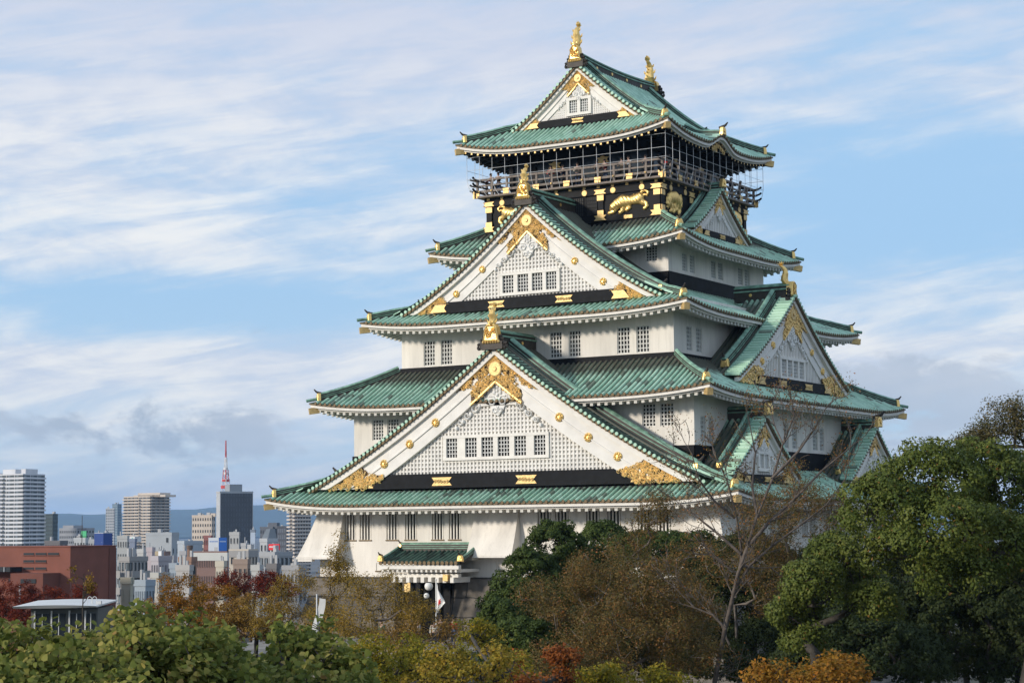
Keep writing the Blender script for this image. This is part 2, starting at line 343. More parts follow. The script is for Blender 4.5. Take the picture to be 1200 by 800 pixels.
# dark flashing bands where each white wall leaves the roof below
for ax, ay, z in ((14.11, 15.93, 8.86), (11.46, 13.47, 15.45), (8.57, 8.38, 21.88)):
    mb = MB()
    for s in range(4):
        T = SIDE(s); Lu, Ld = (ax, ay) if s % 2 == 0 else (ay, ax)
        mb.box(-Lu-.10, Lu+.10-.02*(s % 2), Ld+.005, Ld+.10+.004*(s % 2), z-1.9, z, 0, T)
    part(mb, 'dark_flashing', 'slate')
# ---- stone-drop bays of the first tier
def stone_drop(s, u0, u1, Ld, z0, z1, out, wrap=None):
    T = SIDE(s); mb = MB()
    e0 = wrap == -1; e1 = wrap == 1
    n = 8; prev = None
    for k in range(n+1):
        t = k/n; d = Ld+.02+out*(t**1.35); z = z1+(z0-z1)*t; o_ = out*(t**1.35)+.02
        ua = u0-(o_ if e0 else .12*t); ub = u1+(o_ if e1 else .12*t)
        a = T(ua, d, z); b = T(ub, d, z); ai = T(ua if not e0 else u0+.1, Ld-.3, z); bi = T(ub if not e1 else u1-.1, Ld-.3, z)
        if prev:
            pa, pb, pai, pbi = prev
            mb.quad(a, b, pb, pa)
            if not e0: mb.quad(ai, a, pa, pai)
            if not e1: mb.quad(b, bi, pbi, pb)
        prev = (a, b, ai, bi)
    e0 = 1.2 if e0 else 0; e1 = 1.2 if e1 else 0
    mb.quad(prev[0], prev[1], prev[3], prev[2])
    D = Ld+.02+out
    mb.box(u0-.17-e0+(.1 if e0 else 0), u1+.17+e1-(.1 if e1 else 0), D-.12, D+.06+.003*s, z0-.16, z0+.003, 0, T)
    for c in (u0-e0+.1, u1+e1-.1): mb.box(c-.18, c+.18, Ld-.2, D-.14, z0-.34, z0-.165, 0, T)
    part(mb, 'stone_drop_bay', 'plaster')
stone_drop(0, -2.45, 1.05, 17.22, 1.55, 5.4, 1.25)
for s, Lu, Ld in ((0, 16.3, 17.22), (1, 17.22, 16.3), (3, 17.22, 16.3)):
    stone_drop(s, -Lu, -Lu+2.2, Ld, 1.45, 5.4, 1.2, -1); stone_drop(s, Lu-2.2, Lu, Ld, 1.45, 5.4, 1.2, 1)

# ------------------------------------------------------------------ roofs
def lift_fn(Lf, rng=8.5, dep=6.0, p=2.4):
    def f(c, w):
        c = max(0.0, c); return Lf*max(0, 1-c/rng)**p*max(0, 1-w/dep)**1.5
    return f
class Roof:
    def __init__(R, ex, ey, ze, a, k, lift, inner=None, gable=None, kara=None, spacing=.44, ze_side=None):
        R.ex, R.ey, R.ze, R.a, R.k, R.inner, R.gable, R.kara, R.sp = ex, ey, ze, a, k, inner, gable, kara, spacing
        R.lift = lift_fn(lift, rng=min(8.5, ex*.75))
    def h(R, w): return R.ze+R.a*w+R.k*w*w
    def z(R, s, u, w):
        Lu, Ld = (R.ex, R.ey) if s % 2 == 0 else (R.ey, R.ex)
        z = R.h(w)+R.lift((Lu-w)-abs(u), w)
        if R.kara and s in R.kara:
            zk = R.ze+1.08*math.exp(-((u)/1.75)**2)-.12+.10*w*math.exp(-(u/2.2)**2)
            kk = 9; z = math.log(math.exp(kk*(z-R.ze))+math.exp(kk*(zk-R.ze)))/kk+R.ze-.0
        return z
    def segs(R, s):
        Lu, Ld = (R.ex, R.ey) if s % 2 == 0 else (R.ey, R.ex)
        if R.gable and s % 2 == 0:
            gw = R.gable['wall']; return [(-Lu, Lu, lambda u: min(Lu-abs(u), Ld-gw))]
        if R.gable:
            gb = R.gable['barge']; return [(-Lu, -gb, lambda u: Lu-abs(u)), (-gb, gb, lambda u: Ld), (gb, Lu, lambda u: Lu-abs(u))]
        dep = Ld-(R.inner[1] if s % 2 == 0 else R.inner[0])
        return [(-Lu, Lu, lambda u: min(Lu-abs(u), dep))]
    def make(R, mat, under='rafter', fascia='trim', soff='soffit', uidx=0, goldraft=False, vtop=99, dark=.5, lo=None, hi=None):
        tm = tile_mat('verdigris_tiles', lo or G_LO, hi or G_HI, G_DK, dark, vtop)
        root = None
        mb = MB()
        for s in range(4):
            T = SIDE(s); Lu, Ld = (R.ex, R.ey) if s % 2 == 0 else (R.ey, R.ex)
            for (ua, ub, wm) in R.segs(s):
                n = max(1, round((ub-ua)/R.sp)); du = (ub-ua)/n
                for i in range(n):
                    a = ua+du*i; b = a+du; c = (a+b)/2
                    wa, wb = max(wm(a+1e-4), 0), max(wm(b-1e-4), 0); wc = wm(c)
                    m = max(1, int(math.ceil(max(wa, wb)/1.2)))
                    if R.kara and s in R.kara and abs(c) < 4.5: m = max(m, 8)
                    pa = [T(a, Ld-wa*j/m, R.z(s, a, wa*j/m)) for j in range(m+1)]; pb = [T(b, Ld-wb*j/m, R.z(s, b, wb*j/m)) for j in range(m+1)]
                    for j in range(m): mb.add([pa[j], pb[j], pb[j+1], pa[j+1]], [(0, 1, 2, 3)], 1)
                    # rounded tile row
                    if wc < .25: continue
                    wst = 0.0; wen = wc
                    if R.gable and s % 2 == 1 and abs(c) > R.gable['barge']-1.05 and abs(c) < R.gable['barge']: wen = min(wc, Lu-R.gable['barge']+1.0)
                    path = [Vector(T(c, Ld-w, R.z(s, c, w))) for w in np.linspace(wst, wen, max(2, int(wen/.9)+2))]
                    r = .118; K = 5; prof = [(math.cos(PI*q/(K-1))*r, math.sin(PI*q/(K-1))*r*1.35) for q in range(K)]
                    vs = []; uvs = []; tt = Vector(T(c+1, Ld, 0))-Vector(T(c, Ld, 0)); dist = 0
                    for q, p in enumerate(path):
                        if q: dist += (path[q]-path[q-1]).length
                        for x, y in prof: vs.append(p+tt*x+Vector((0, 0, y))); uvs.append((i+uidx+s*200+.5, dist))
                    fs = []
                    for q in range(len(path)-1):
                        for j in range(K-1): fs.append((q*K+j, q*K+j+1, (q+1)*K+j+1, (q+1)*K+j))
                    mb.add(vs, fs, 0, uvs)
                    p0 = path[0]; od = Vector(T(c, Ld+1, 0))-Vector(T(c, Ld, 0))
                    mb.disc(p0+Vector((0, 0, .03))+od*.0, od,   .125, .05, 8, 2)
        root = part(mb, 'roof', [tm, 'valley', 'bronze'], smooth=False)
        # eave edge, fascia, soffit, rafters
        fa = MB(); so_ = MB(); ra = MB(); ga = MB()
        wi = R.inner
        for s in range(4):
            T = SIDE(s); Lu, Ld = (R.ex, R.ey) if s % 2 == 0 else (R.ey, R.ex)
            inn = Ld-(wi[1] if s % 2 == 0 else wi[0]); NN = 60
            us = [-Lu+2*Lu*i/NN for i in range(NN+1)]
            def zz(u, w): # underside line follows eave
                uu = max(-Lu, min(Lu, u)); return R.z(s, uu, 0)+w*R.a*.55
            def strip(mbx, w0, w1, dz0, dz1, mi):
                for i in range(NN):
                    u0, u1 = us[i], us[i+1]
                    q = []
                    for w in (w0, w1):
                        for uu in (u0, u1):
                            uc = max(-(Lu-w), min(Lu-w, uu)); q.append((uc, w, zz(uc, w)))
                    (a, b, c, d) = q  # a,b at w0 ; c,d at w1
                    lo = [T(a[0], Ld-a[1], a[2]+dz0), T(b[0], Ld-b[1], b[2]+dz0), T(d[0], Ld-d[1], d[2]+dz0), T(c[0], Ld-c[1], c[2]+dz0)]
                    hi_ = [T(a[0], Ld-a[1], a[2]+dz1), T(b[0], Ld-b[1], b[2]+dz1), T(d[0], Ld-d[1], d[2]+dz1), T(c[0], Ld-c[1], c[2]+dz1)]
                    mbx.add(lo+hi_, [(0, 3, 2, 1), (4, 5, 6, 7), (0, 1, 5, 4), (3, 7, 6, 2)], mi)
            strip(fa, .02, .40, -.10, -.01, 1)
            strip(fa, .10, .55, -.32, -.104, 0)
            strip(fa, .34, .80, -.50, -.324, 0)
            # soffit
            for i in range(NN):
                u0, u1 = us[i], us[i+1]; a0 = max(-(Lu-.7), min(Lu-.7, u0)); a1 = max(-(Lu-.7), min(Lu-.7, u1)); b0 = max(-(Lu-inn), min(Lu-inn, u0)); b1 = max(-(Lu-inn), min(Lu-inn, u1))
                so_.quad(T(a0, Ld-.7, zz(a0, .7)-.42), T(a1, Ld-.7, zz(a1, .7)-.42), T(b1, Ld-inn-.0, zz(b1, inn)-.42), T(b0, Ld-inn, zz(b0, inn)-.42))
            n = int(2*(Lu-.7)/.56); 
            for i in range(n+1):
                u = -(Lu-.7)+2*(Lu-.7)*i/n; hw = .115
                wend = min(inn+.01, max(.9, Lu-abs(u)))
                p = []
                for w, dz in ((.42, 0), (wend, 0)):
                    z = zz(u, w)-.505
                    p.append([T(u-hw, Ld-w, z-.22), T(u+hw, Ld-w, z-.22), T(u+hw, Ld-w, z), T(u-hw, Ld-w, z)])
                vs = p[0]+p[1]; ra.add(vs, [(0, 1, 2, 3), (4, 7, 6, 5), (0, 4, 5, 1), (1, 5, 6, 2), (2, 6, 7, 3), (3, 7, 4, 0)], 0)
                if goldraft and i % 1 == 0:
                    z = zz(u, .40)-.60; ga.add([T(u+a, Ld-.40+b, z+c) for a, b, c in ((-.07, 0, -.07), (.07, 0, -.07), (.07, 0, .07), (-.07, 0, .07))], [(0, 1, 2, 3)])
            # corner beam with gilded tip
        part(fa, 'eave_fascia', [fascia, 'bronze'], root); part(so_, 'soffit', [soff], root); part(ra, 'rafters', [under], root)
        if goldraft: part(ga, 'rafter_caps', ['goldflat'], root)
        for sx in (-1, 1):
            for sy in (-1, 1):
                mb = MB(); zt = R.ze+R.lift(0, 0)
                def cp(w, dz): return Vector((sx*(R.ex-w), sy*(R.ey-w), R.z(0, R.ex-w, w)*0+zt+w*R.a*.45+dz))
                mb.sweep([cp(.12, -.62), cp(2.2, -.62)], [(-.17, -.2), (.17, -.2), (.17, .2), (-.17, .2)], 1)
                mb.sweep([cp(.02, -.62), cp(.55, -.62)], [(-.20, -.23), (.20, -.23), (.20, .23), (-.20, .23)], 0)
                part(mb, 'corner_beam', ['goldflat', under], root)
        return root
def ridge_sweep(name, path, parent, w=.36, h=.5, cap=True, top='ridge_g', side='brown', thin=False):
    """stacked ridge: dark courses with narrow verdigris lips and a round cover tile"""
    mb = MB(); path = [Vector(p) for p in path]
    mb.sweep(path, [(-w/2, -.15), (w/2, -.15), (w/2*.82, h*.72), (-w/2*.82, h*.72)], 1)
    for q in ((.14, .24), (.42, .50)):
        for sg in (-1, 1): mb.sweep(path, [(sg*w*.44, h*q[0]), (sg*w*.57, h*q[0]), (sg*w*.57, h*q[1]), (sg*w*.44, h*q[1])], 0)
    mb.sweep([p+Vector((0, 0, .004)) for p in path], [(-w*.50, h*.72), (w*.50, h*.72), (w*.46, h*.82), (w*.22, h*.97), (0, h*1.04), (-w*.22, h*.97), (-w*.46, h*.82)], 0)
    return part(mb, name, [top, side], parent)
def demon_tile(p, direc, parent, sc=1.0, name='gilded_end_tile'):
    """bell shaped gold end tile with round crest, facing direc, with dark upturned horn"""
    d = Vector((direc[0], direc[1], 0)).normalized(); sd = Vector((-d.y, d.x, 0)); p = Vector(p); mb = MB()
    prof = [(-.34, 0), (.34, 0), (.30, .25), (.24, .52), (.17, .62), (.0, .66), (-.17, .62), (-.24, .52), (-.30, .25)]
    f = [p+sd*a*sc+Vector((0, 0, b*sc)) for a, b in prof]; n = len(f)
    vs = [q-d*.12*sc for q in f]+[q+d*.12*sc for q in f]+[p+(q-p)*.8+d*.17*sc+Vector((0, 0, .05*sc)) for q in f]
    fs = [tuple(range(n))[::-1], tuple(range(2*n, 3*n))]
    for l in range(2):
        for k in range(n): fs.append((l*n+k, l*n+(k+1) % n, (l+1)*n+(k+1) % n, (l+1)*n+k))
    mb.add(vs, fs, 0)
    mb.disc(p+d*.16*sc+Vector((0, 0, .32*sc)), d, .15*sc, .06*sc, 10, 0)
    mb.tube([p-d*.3*sc+Vector((0, 0, .60*sc)), p+Vector((0, 0, .66*sc)), p+d*.22*sc+Vector((0, 0, .74*sc)), p+d*.42*sc+Vector((0, 0, .95*sc))], [.11*sc, .12*sc, .09*sc, .05*sc], 6, 1)
    return part(mb, name, ['gold', 'brown'], parent)
def hips(R, root, w1, sc=1.0, join=None):
    for sx in (-1, 1):
        for sy in (-1, 1):
            pts = []
            for w in np.linspace(.55, w1, 10): pts.append(Vector((sx*(R.ex-w), sy*(R.ey-w), R.h(w)+R.lift(0, w)+.10)))
            if join:
                x1, y1 = join; x0, y0 = R.ex-w1, R.ey-w1
                for t in (.25, .5, .75, 1.0):
                    x = x0+(x1-x0)*t; y = y0+(y1-y0)*min(1, t*1.3); pts.append(Vector((sx*x, sy*y, R.h(R.ex-x)+R.lift(max(0, y-y), R.ex-x)*(1-t)+.12)))
            ridge_sweep('hip_ridge', pts, root, .34*sc, .46*sc)
            demon_tile(pts[0]-Vector((0, 0, .1)), (sx, sy), root, .9*sc)
            # small ribs of cover tiles down to the very corner
            mb = MB(); mb.tube([Vector((sx*(R.ex+.12), sy*(R.ey+.12), R.ze+R.lift(0, 0)+.16)), pts[0]+Vector((0, 0, .05))], .13, 6)
            part(mb, 'corner_tile', ['ridge_g'], root)

R1 = Roof(19.27, 20.19, 5.12, .40, .0095, .62, inner=(16.3, 17.22), gable=dict(wall=18.0, barge=18.75))
R2 = Roof(16.52, 18.35, 12.27, .45, .025, .55, inner=(14.11, 15.93)); R2w = (11.46, 13.47)
R3 = Roof(13.70, 15.82, 18.35, .36, .0209, .55, inner=(11.46, 13.47), gable=dict(wall=13.7, barge=14.25))
R4 = Roof(10.92, 10.69, 23.85, .52, .028, .70, inner=(8.57, 8.38))
R5 = Roof(9.25, 9.33, 32.22, .467, .0272, .82, inner=(6.3, 6.3), gable=dict(wall=5.9, barge=6.45), kara=(1, 3), spacing=.40)
# skirts that run in to the next wall
def with_inner(R, inner2, **k):
    under = R.inner; dep_inner = inner2
    old = R.segs
    def segs(s):
        Lu, Ld = (R.ex, R.ey) if s % 2 == 0 else (R.ey, R.ex)
        dep = Ld-(dep_inner[1] if s % 2 == 0 else dep_inner[0])
        return [(-Lu, Lu, lambda u: min(Lu-abs(u), dep+.05))]
    R.segs = segs; return R.make('x', **k)
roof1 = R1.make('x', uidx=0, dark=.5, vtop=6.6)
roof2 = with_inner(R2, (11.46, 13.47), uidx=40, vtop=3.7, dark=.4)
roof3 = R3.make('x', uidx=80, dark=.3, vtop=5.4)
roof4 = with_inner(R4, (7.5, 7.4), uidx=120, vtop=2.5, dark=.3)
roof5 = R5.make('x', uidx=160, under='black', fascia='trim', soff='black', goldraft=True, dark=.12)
hips(R2, roof2, 4.9); hips(R4, roof4, 3.3)
hips(R1, roof1, 1.8, join=(14.7, 17.05)); hips(R3, roof3, 1.9, join=(10.0, 12.6)); hips(R5, roof5, 2.9, join=(5.0, 5.2))

# ------------------------------------------------------------------ gables
def curl(mb, c, a, b, r, tr, turns=1.1, ph=0.0, mi=0, out=None):
    """spiral scroll in the plane a,b"""
    pts = []
    for i in range(9):
        t = i/8; ang = ph+turns*2*PI*t; rr = r*(1-.75*t); pts.append(c+a*rr*math.cos(ang)+b*rr*math.sin(ang)+(out*tr*.6*math.sin(PI*t) if out else Vector()))
    mb.sweep(pts, [(tr, 0), (0, tr), (-tr, 0), (0, -tr)], mi, cap=False, up=out)
def gable(s, centre, Ld_wall, Ld_barge, zv, smax, zbase, parent_roof, opts):
    """s side; centre lateral position; zv(|s|) = verge curve (lower edge of the tiles); everything in the side's frame"""
    T0 = SIDE(s); T = lambda u, d, z: Vector(T0(u+centre, d, z)); O = T(0, 1, 0)-T(0, 0, 0); A = T(1, 0, 0)-T(0, 0, 0); Zv = Vector((0, 0, 1))
    root = MB(); bw = opts.get('bw', 1.55); big = opts.get('big', 1.0)
    th = opts.get('slope_cos', .82); bv = bw/th       # vertical width of the inner board
    # back wall
    N = 48; xs = [-smax+2*smax*i/N for i in range(N+1)]
    for i in range(N):
        a, b = xs[i], xs[i+1]; za, zb_ = max(zbase, zv(abs(a))-.3), max(zbase, zv(abs(b))-.3)
        root.quad(T(a, Ld_wall, zbase), T(b, Ld_wall, zbase), T(b, Ld_wall, zb_), T(a, Ld_wall, za))
    g = part(root, 'gable', ['lattice'])
    zin = lambda x: zv(abs(x))-.35-bv
    # lattice
    wz = opts.get('win'); lat = MB(); step = opts.get('lat', .36)
    zb2 = zbase+opts['beam']
    n = int(smax/step)
    for i in range(-n, n+1):
        x = i*step; zt = zin(x)+.3
        if zt < zb2+.1: continue
        spans = [(zb2, zt)]
        if wz and wz[0]-.25 < x < wz[1]+.25: spans = [(zb2, wz[2]-.22), (wz[3]+.22, zt)]
        for a, b in spans:
            if b > a+.05: lat.box(x-.058, x+.058, Ld_wall+.01, Ld_wall+.13, a, b, 0, lambda *p: T(*p))
    if not opts.get('vertical_only'):
        z = zb2+.2
        while z < zv(0)-bv:
            # width of the opening at this height
            lo_, hi_ = 0, smax
            for _ in range(20):
                mid = (lo_+hi_)/2
                if zin(mid)+.3 > z: lo_ = mid
                else: hi_ = mid
            x1 = lo_
            segs = [(-x1, x1)]
            if wz and wz[2]-.22 < z < wz[3]+.22: segs = [(-x1, wz[0]-.25), (wz[1]+.25, x1)]
            for a, b in segs:
                if b > a+.1: lat.box(a, b, Ld_wall+.012, Ld_wall+.10, z-.06, z+.06, 0, lambda *p: T(*p))
            z += step
    part(lat, 'lattice', ['lattice'], g)
    # windows
    if wz:
        fr = MB(); m = opts['nwin']; u0, u1, z0, z1 = wz; D = Ld_wall
        fr.box(u0-.25, u1+.25, D+.02, D+.26, z1+.005, z1+.22, 0, lambda *p: T(*p)); fr.box(u0-.25, u1+.25, D+.02, D+.26, z0-.22, z0-.005, 0, lambda *p: T(*p))
        ws = opts['wlist']; edges = [u0-.25]+[e for w_ in ws for e in w_]+[u1+.25]
        for k in range(0, len(edges), 2): fr.box(edges[k], edges[k+1], D+.02, D+.24, z0-.003, z1+.003, 0, lambda *p: T(*p))
        part(fr, 'window_surround', ['trim'], g)
        for (a, b) in ws:
            mb = MB(); mb.box(a, b, D+.015, D+.04, z0, z1, 1, lambda *p: T(*p)); w_ = b-a
            for k in range(1, 4): c = a+w_*k/4; mb.box(c-.03, c+.03, D+.10, D+.15, z0, z1, 0, lambda *p: T(*p))
            for k in range(1, 5): c = z0+(z1-z0)*k/5; mb.box(a, b, D+.08, D+.13, c-.03, c+.03, 0, lambda *p: T(*p))
            part(mb, 'window', ['bars', 'pane'], g)
    # barge boards: thin outer lip and broad inner board
    for name_, d0, d1, o0, o1, mat in (('barge_lip', Ld_barge-.42, Ld_barge-.10, 0, .42*big, 'trim'), ('barge_board', Ld_barge-.62, Ld_barge-.34, .42*big-.02, .42*big+bv, 'lattice'), ('barge_moulding', Ld_barge-.33, Ld_barge-.26, .42*big+bv*.46, .42*big+bv*.52, 'lattice')):
        mb = MB(); M = 40
        for sg in (-1, 1):
            for i in range(M):
                a, b = smax*i/M, smax*(i+1)/M
                q = []
                for x in (a, b):
                    zt = zv(x)-o0; zb3 = max(zv(x)-o1, zbase+.02); zt = max(zt, zb3+.0); q.append((x, zt, zb3))
                if q[0][1]-q[0][2] < .01 and q[1][1]-q[1][2] < .01: continue
                (x0, t0, b0), (x1, t1, b1) = q
                lo = [T(sg*x0, d1, b0), T(sg*x1, d1, b1), T(sg*x1, d1, t1), T(sg*x0, d1, t0)]; hi_ = [T(sg*x0, d0, b0), T(sg*x1, d0, b1), T(sg*x1, d0, t1), T(sg*x0, d0, t0)]
                mb.add(lo+hi_, [(0, 1, 2, 3), (0, 4, 5, 1), (3, 2, 6, 7)]+([(1, 5, 6, 2)] if i == M-1 else []), 0)
        part(mb, name_, [mat], g)
    # base beam + gold plates
    xb = opts['beam_half']; mb = MB(); D = Ld_wall
    mb.box(-xb, xb, D+.02, D+.42, zbase-.05, zbase+opts['beam']*.82, 0, lambda *p: T(*p)); mb.box(-xb, xb, D+.02, D+.30, zbase+opts['beam']*.82+.004, zbase+opts['beam'], 0, lambda *p: T(*p))
    part(mb, 'base_beam', ['slate'], g)
    for u in opts.get('plates', []):
        mb = MB(); w_, h_ = .85*big, opts['beam']*.30; zc = zbase+opts['beam']*.42; sh = [(-w_, -h_), (-w_*.75, -h_), (w_*.75, -h_), (w_, -h_), (w_*.72, 0), (w_, h_), (-w_, h_), (-w_*.72, 0)]
        pts = [(-w_, -h_), (w_, -h_), (w_*.7, 0), (w_, h_), (-w_, h_), (-w_*.7, 0)]
        vs = [T(u+a, D+.425, zc+b) for a, b in pts]+[T(u+a, D+.47, zc+b) for a, b in pts]
        mb.add(vs, [(6, 7, 8, 11), (8, 9, 10, 11), (0, 1, 7, 6), (1, 2, 8, 7), (2, 3, 9, 8), (3, 4, 10, 9), (4, 5, 11, 10), (5, 0, 6, 11)], 0)
        for k in range(5): curl(mb, T(u-w_*.6+k*w_*.3, D+.48, zc), A, Zv, .13*big, .035, 1.1, k, 0, O)
        part(mb, 'gilded_plate', ['goldflat'], g)
    # rosettes on the board
    for x in opts.get('ros', []):
        for sg in (-1, 1):
            mb = MB(); c = T(sg*x, Ld_barge-.34, zv(x)-.42*big-bv*.48); rr = .32*big
            mb.disc(c, O, rr, .10, 14, 0); mb.disc(c+O*.09, O, rr*.3, .08, 8, 0)
            for k in range(8): mb.ball(c+O*.09+(A*math.cos(k*PI/4)+Zv*math.sin(k*PI/4))*rr*.62, (.10*big,)*3, 0, 5, 4)
            part(mb, 'gilded_rosette', ['gold'], g)
    # arabesque at the peak (chevron with two legs) and in the feet
    def plate_fill(inside, box, n, name, Dd):
        mb = MB(); x0, x1, z0, z1 = box; st = .10*big; tr = .034*big
        # ground plate cut to the shape
        nx = int((x1-x0)/st); nz = int((z1-z0)/st)
        for i in range(nx):
            for j in range(nz):
                a, b = x0+i*st, z0+j*st
                if inside(a+st/2, b+st/2): mb.quad(T(a, Dd, b), T(a+st, Dd, b), T(a+st, Dd, b+st), T(a, Dd, b+st), 1)
        k = 0; tries = 0
        while k < n and tries < n*30:
            tries += 1; a = random.uniform(x0, x1); b = random.uniform(z0, z1)
            if not inside(a, b): continue
            k += 1; curl(mb, T(a, Dd+.02+random.random()*.09, b), A, Zv, random.uniform(.11, .24)*big, tr*random.uniform(1.0, 1.7), random.uniform(.8, 1.3)*random.choice((-1, 1)), random.uniform(0, 6.3), 0, O)
        return mb
    pk = opts.get('peak', 3.3)*big; Dd = Ld_barge-.325
    z_l = lambda x: zv(abs(x))-.42*big+.02
    def in_peak(x, z):
        ax_ = abs(x)
        if ax_ > pk: return False
        top = z_l(ax_); low = z_l(ax_)-bv*1.02
        if not (z < top): return False
        if ax_ < pk*.60: return z > low-.02 and (ax_ < pk*.42 or z < low+.62*big*(1-(ax_-pk*.42)/(pk*.7))*1.9 or z > top-.30*big)
        return z > top-(.55*big)*(1-(ax_-pk*.6)/(pk*.4))
    mb = plate_fill(in_peak, (-pk, pk, zv(pk)-bv*1.3-1.6, zv(0)), int(250*opts.get('dens', 1)), 'x', Dd)
    # straight gilt edge along the lower side of the legs
    for sg in (-1, 1): mb.sweep([T(sg*x, Dd+.08, z_l(x)-bv*1.0) for x in (0, pk*.3, pk*.6)], [(-.05*big, -.06*big), (.05*big, -.06*big), (.05*big, .06*big), (-.05*big, .06*big)], 0, up=O)
    c = T(0, Dd+.06, zv(0)-.42*big-1.0*big); mb.disc(c, O, .55*big, .12, 18, 2); mb.disc(c+O*.11, O, .17*big, .08, 8, 2)
    part(mb, 'gilded_arabesque', ['gilt', 'gild_ground', 'goldflat'], g)
    xf0, xf1 = opts['foot']
    for sg in (-1, 1):
        def in_foot(x, z):
            ax_ = abs(x)
            if not xf0 <= ax_ <= xf1: return False
            top = zv(ax_)-.42*big; low = max(zbase+.03, zin(ax_)-.1)
            if ax_ < xf0+(xf1-xf0)*.45: top = min(top, low+.12+(ax_-xf0)*.72)
            return low < z < top
        xa, xb_ = sorted((sg*xf0, sg*xf1))
        mb = plate_fill(in_foot, (xa, xb_, zbase-.02, zv(xf0)), int(130*opts.get('dens', 1)), 'x', Dd)
        # flat gilt plate ending the base beam
        w_ = .9*big; pts = [(-w_, -.36*opts['beam']), (w_*.9, -.36*opts['beam']), (w_*.3, .36*opts['beam']), (-w_, .36*opts['beam']), (-w_*.72, 0)]
        cz = zbase+opts['beam']*.42; vs = [T(sg*(xb-.5*w_+a), D+.428, cz+b) for a, b in pts]+[T(sg*(xb-.5*w_+a), D+.47, cz+b) for a, b in pts]
        mb.add(vs, [(5, 6, 7, 8, 9)]+[(k, (k+1) % 5, 5+(k+1) % 5, 5+k) for k in range(5)], 2)
        part(mb, 'gilded_foot', ['gilt', 'gild_ground', 'goldflat'], g)
    # carved white pendant
    mb = MB(); zc = zv(0)-.42*big-bv-.95*big; Dp = Ld_wall+.15; PS = opts.get('pend', 1.0)*big*1.12
    P = lambda a, b, o=0: T(a*PS, Dp+o, zc+b*PS)
    out = [(-.62, .35), (-.35, .75), (0, 1.15), (.35, .75), (.62, .35), (.95, -.15), (.85, -.5), (.55, -.62), (.35, -1.0), (0, -1.3), (-.35, -1.0), (-.55, -.62), (-.85, -.5), (-.95, -.15)]
    n = len(out); vs = [P(a, b) for a, b in out]+[P(a, b, .10) for a, b in out]; mb.add(vs, [tuple(range(n, 2*n))]+[(k, (k+1) % n, n+(k+1) % n, n+k) for k in range(n)])
    for k in range(6): mb.ball(P(.26*math.cos(k*PI/3+.5), .30+.26*math.sin(k*PI/3+.5), .08), (.15*PS, .15*PS, .15*PS), 0, 6, 5)
    mb.ball(P(0, .30, .12), .12*PS, 0, 6, 5)
    for sg in (-1, 1):
        curl(mb, P(sg*.42, -.35, .11), A*sg, Zv, .36*PS, .06*PS, 1.3, 1, 0, O); curl(mb, P(sg*.2, -.9, .11), A*sg, Zv, .25*PS, .05*PS, 1.2, 2, 0, O)
        for k, (a, b, r) in enumerate(((1.05, -.20, .40), (1.72, -.72, .34), (2.3, -1.18, .28), (2.8, -1.58, .22))):
            curl(mb, P(sg*a, b, .04), A*sg, Zv, r*PS, .065*PS, 1.25, 2.4, 0, O); mb.ball(P(sg*(a+.3), b-.38, .03), (.15*PS, .15*PS, .15*PS), 0, 6, 5)
    part(mb, 'carved_pendant', ['carv'], g)
    # verge: bronze rim, short cross tiles, slim ridge and broad descending ridge
    vg = MB(); M = int(smax*1.25/.42); tw = opts.get('verge_w', 1.05)
    # equal steps along the slope
    xs2 = [0.12]; 
    while xs2[-1] < smax-.1:
        x = xs2[-1]; dz = (zv(x+.01)-zv(x))/.01; xs2.append(x+.40/math.sqrt(1+dz*dz))
    ro = opts.get('rise', .32)
    for sg in (-1, 1):
        for k, x in enumerate(xs2):
            z = zv(x)+ro-.10; dz = (zv(x+.01)-zv(x))/.01; tn = (A*sg+Zv*dz).normalized(); nn = (Zv-A*sg*dz*1).normalized()
            p0 = T(sg*x, Ld_barge+.06, z); p1 = T(sg*x, Ld_barge-tw, z+.03); r = .15; K = 5; vs = []; uvs = []
            for q, p in enumerate((p0, p1)):
                for j in range(K): an = PI*j/(K-1); vs.append(p+tn*math.cos(an)*r+nn*math.sin(an)*r*1.1); uvs.append((k+.5+sg*77, q*.6))
            vg.add(vs, [(j, j+1, K+j+1, K+j) for j in range(K-1)], 0, uvs)
            vg.disc(p0+nn*.05, O, .135, .05, 8, 0); vg.disc(p0+nn*-.13+O*.02, O, .085, .05, 6, 1)
        mv = 40
        for i in range(mv):
            a, b = smax*i/mv, smax*(i+1)/mv
            q = lambda x, d, dz: T(sg*x, d, zv(x)+dz)
            vg.hexa([q(a, Ld_barge+.02, .003), q(b, Ld_barge+.02, .003), q(b, Ld_barge-.38, .003), q(a, Ld_barge-.38, .003)], [q(a, Ld_barge+.02, ro-.11), q(b, Ld_barge+.02, ro-.11), q(b, Ld_barge-.38, ro-.11), q(a, Ld_barge-.38, ro-.11)], 1)
            vg.quad(q(a, Ld_barge, ro-.11), q(b, Ld_barge, ro-.11), q(b, Ld_barge-tw-.1, ro-.08), q(a, Ld_barge-tw-.1, ro-.08), 2)
    part(vg, 'verge_tiles', [tile_mat('verge_verdigris', G_LO, G_HI, G_DK, opts.get('dark', .3)), 'bronze', 'valley'], g)
    for sg in (-1, 1):
        pts = [T(sg*x, Ld_barge-tw-.05, zv(x)+ro+.0) for x in np.linspace(.1, smax*.99, 22)]
        mb = MB(); mb.tube(pts, .10, 6); part(mb, 'slim_ridge', ['ridge_g'], g)
        xe = opts.get('desc_end', smax*.93)
        pts = [T(sg*x, Ld_barge-tw-.62*big-.1, zv(x)+ro+.05) for x in np.linspace(.1, xe, 22)]
        ridge_sweep('descending_ridge', pts, g, .46*big, .70*big)
        demon_tile(pts[-1]-Vector((0, 0, .15)), tuple((A*sg).to_3d()), g, 1.2*big)
    return g
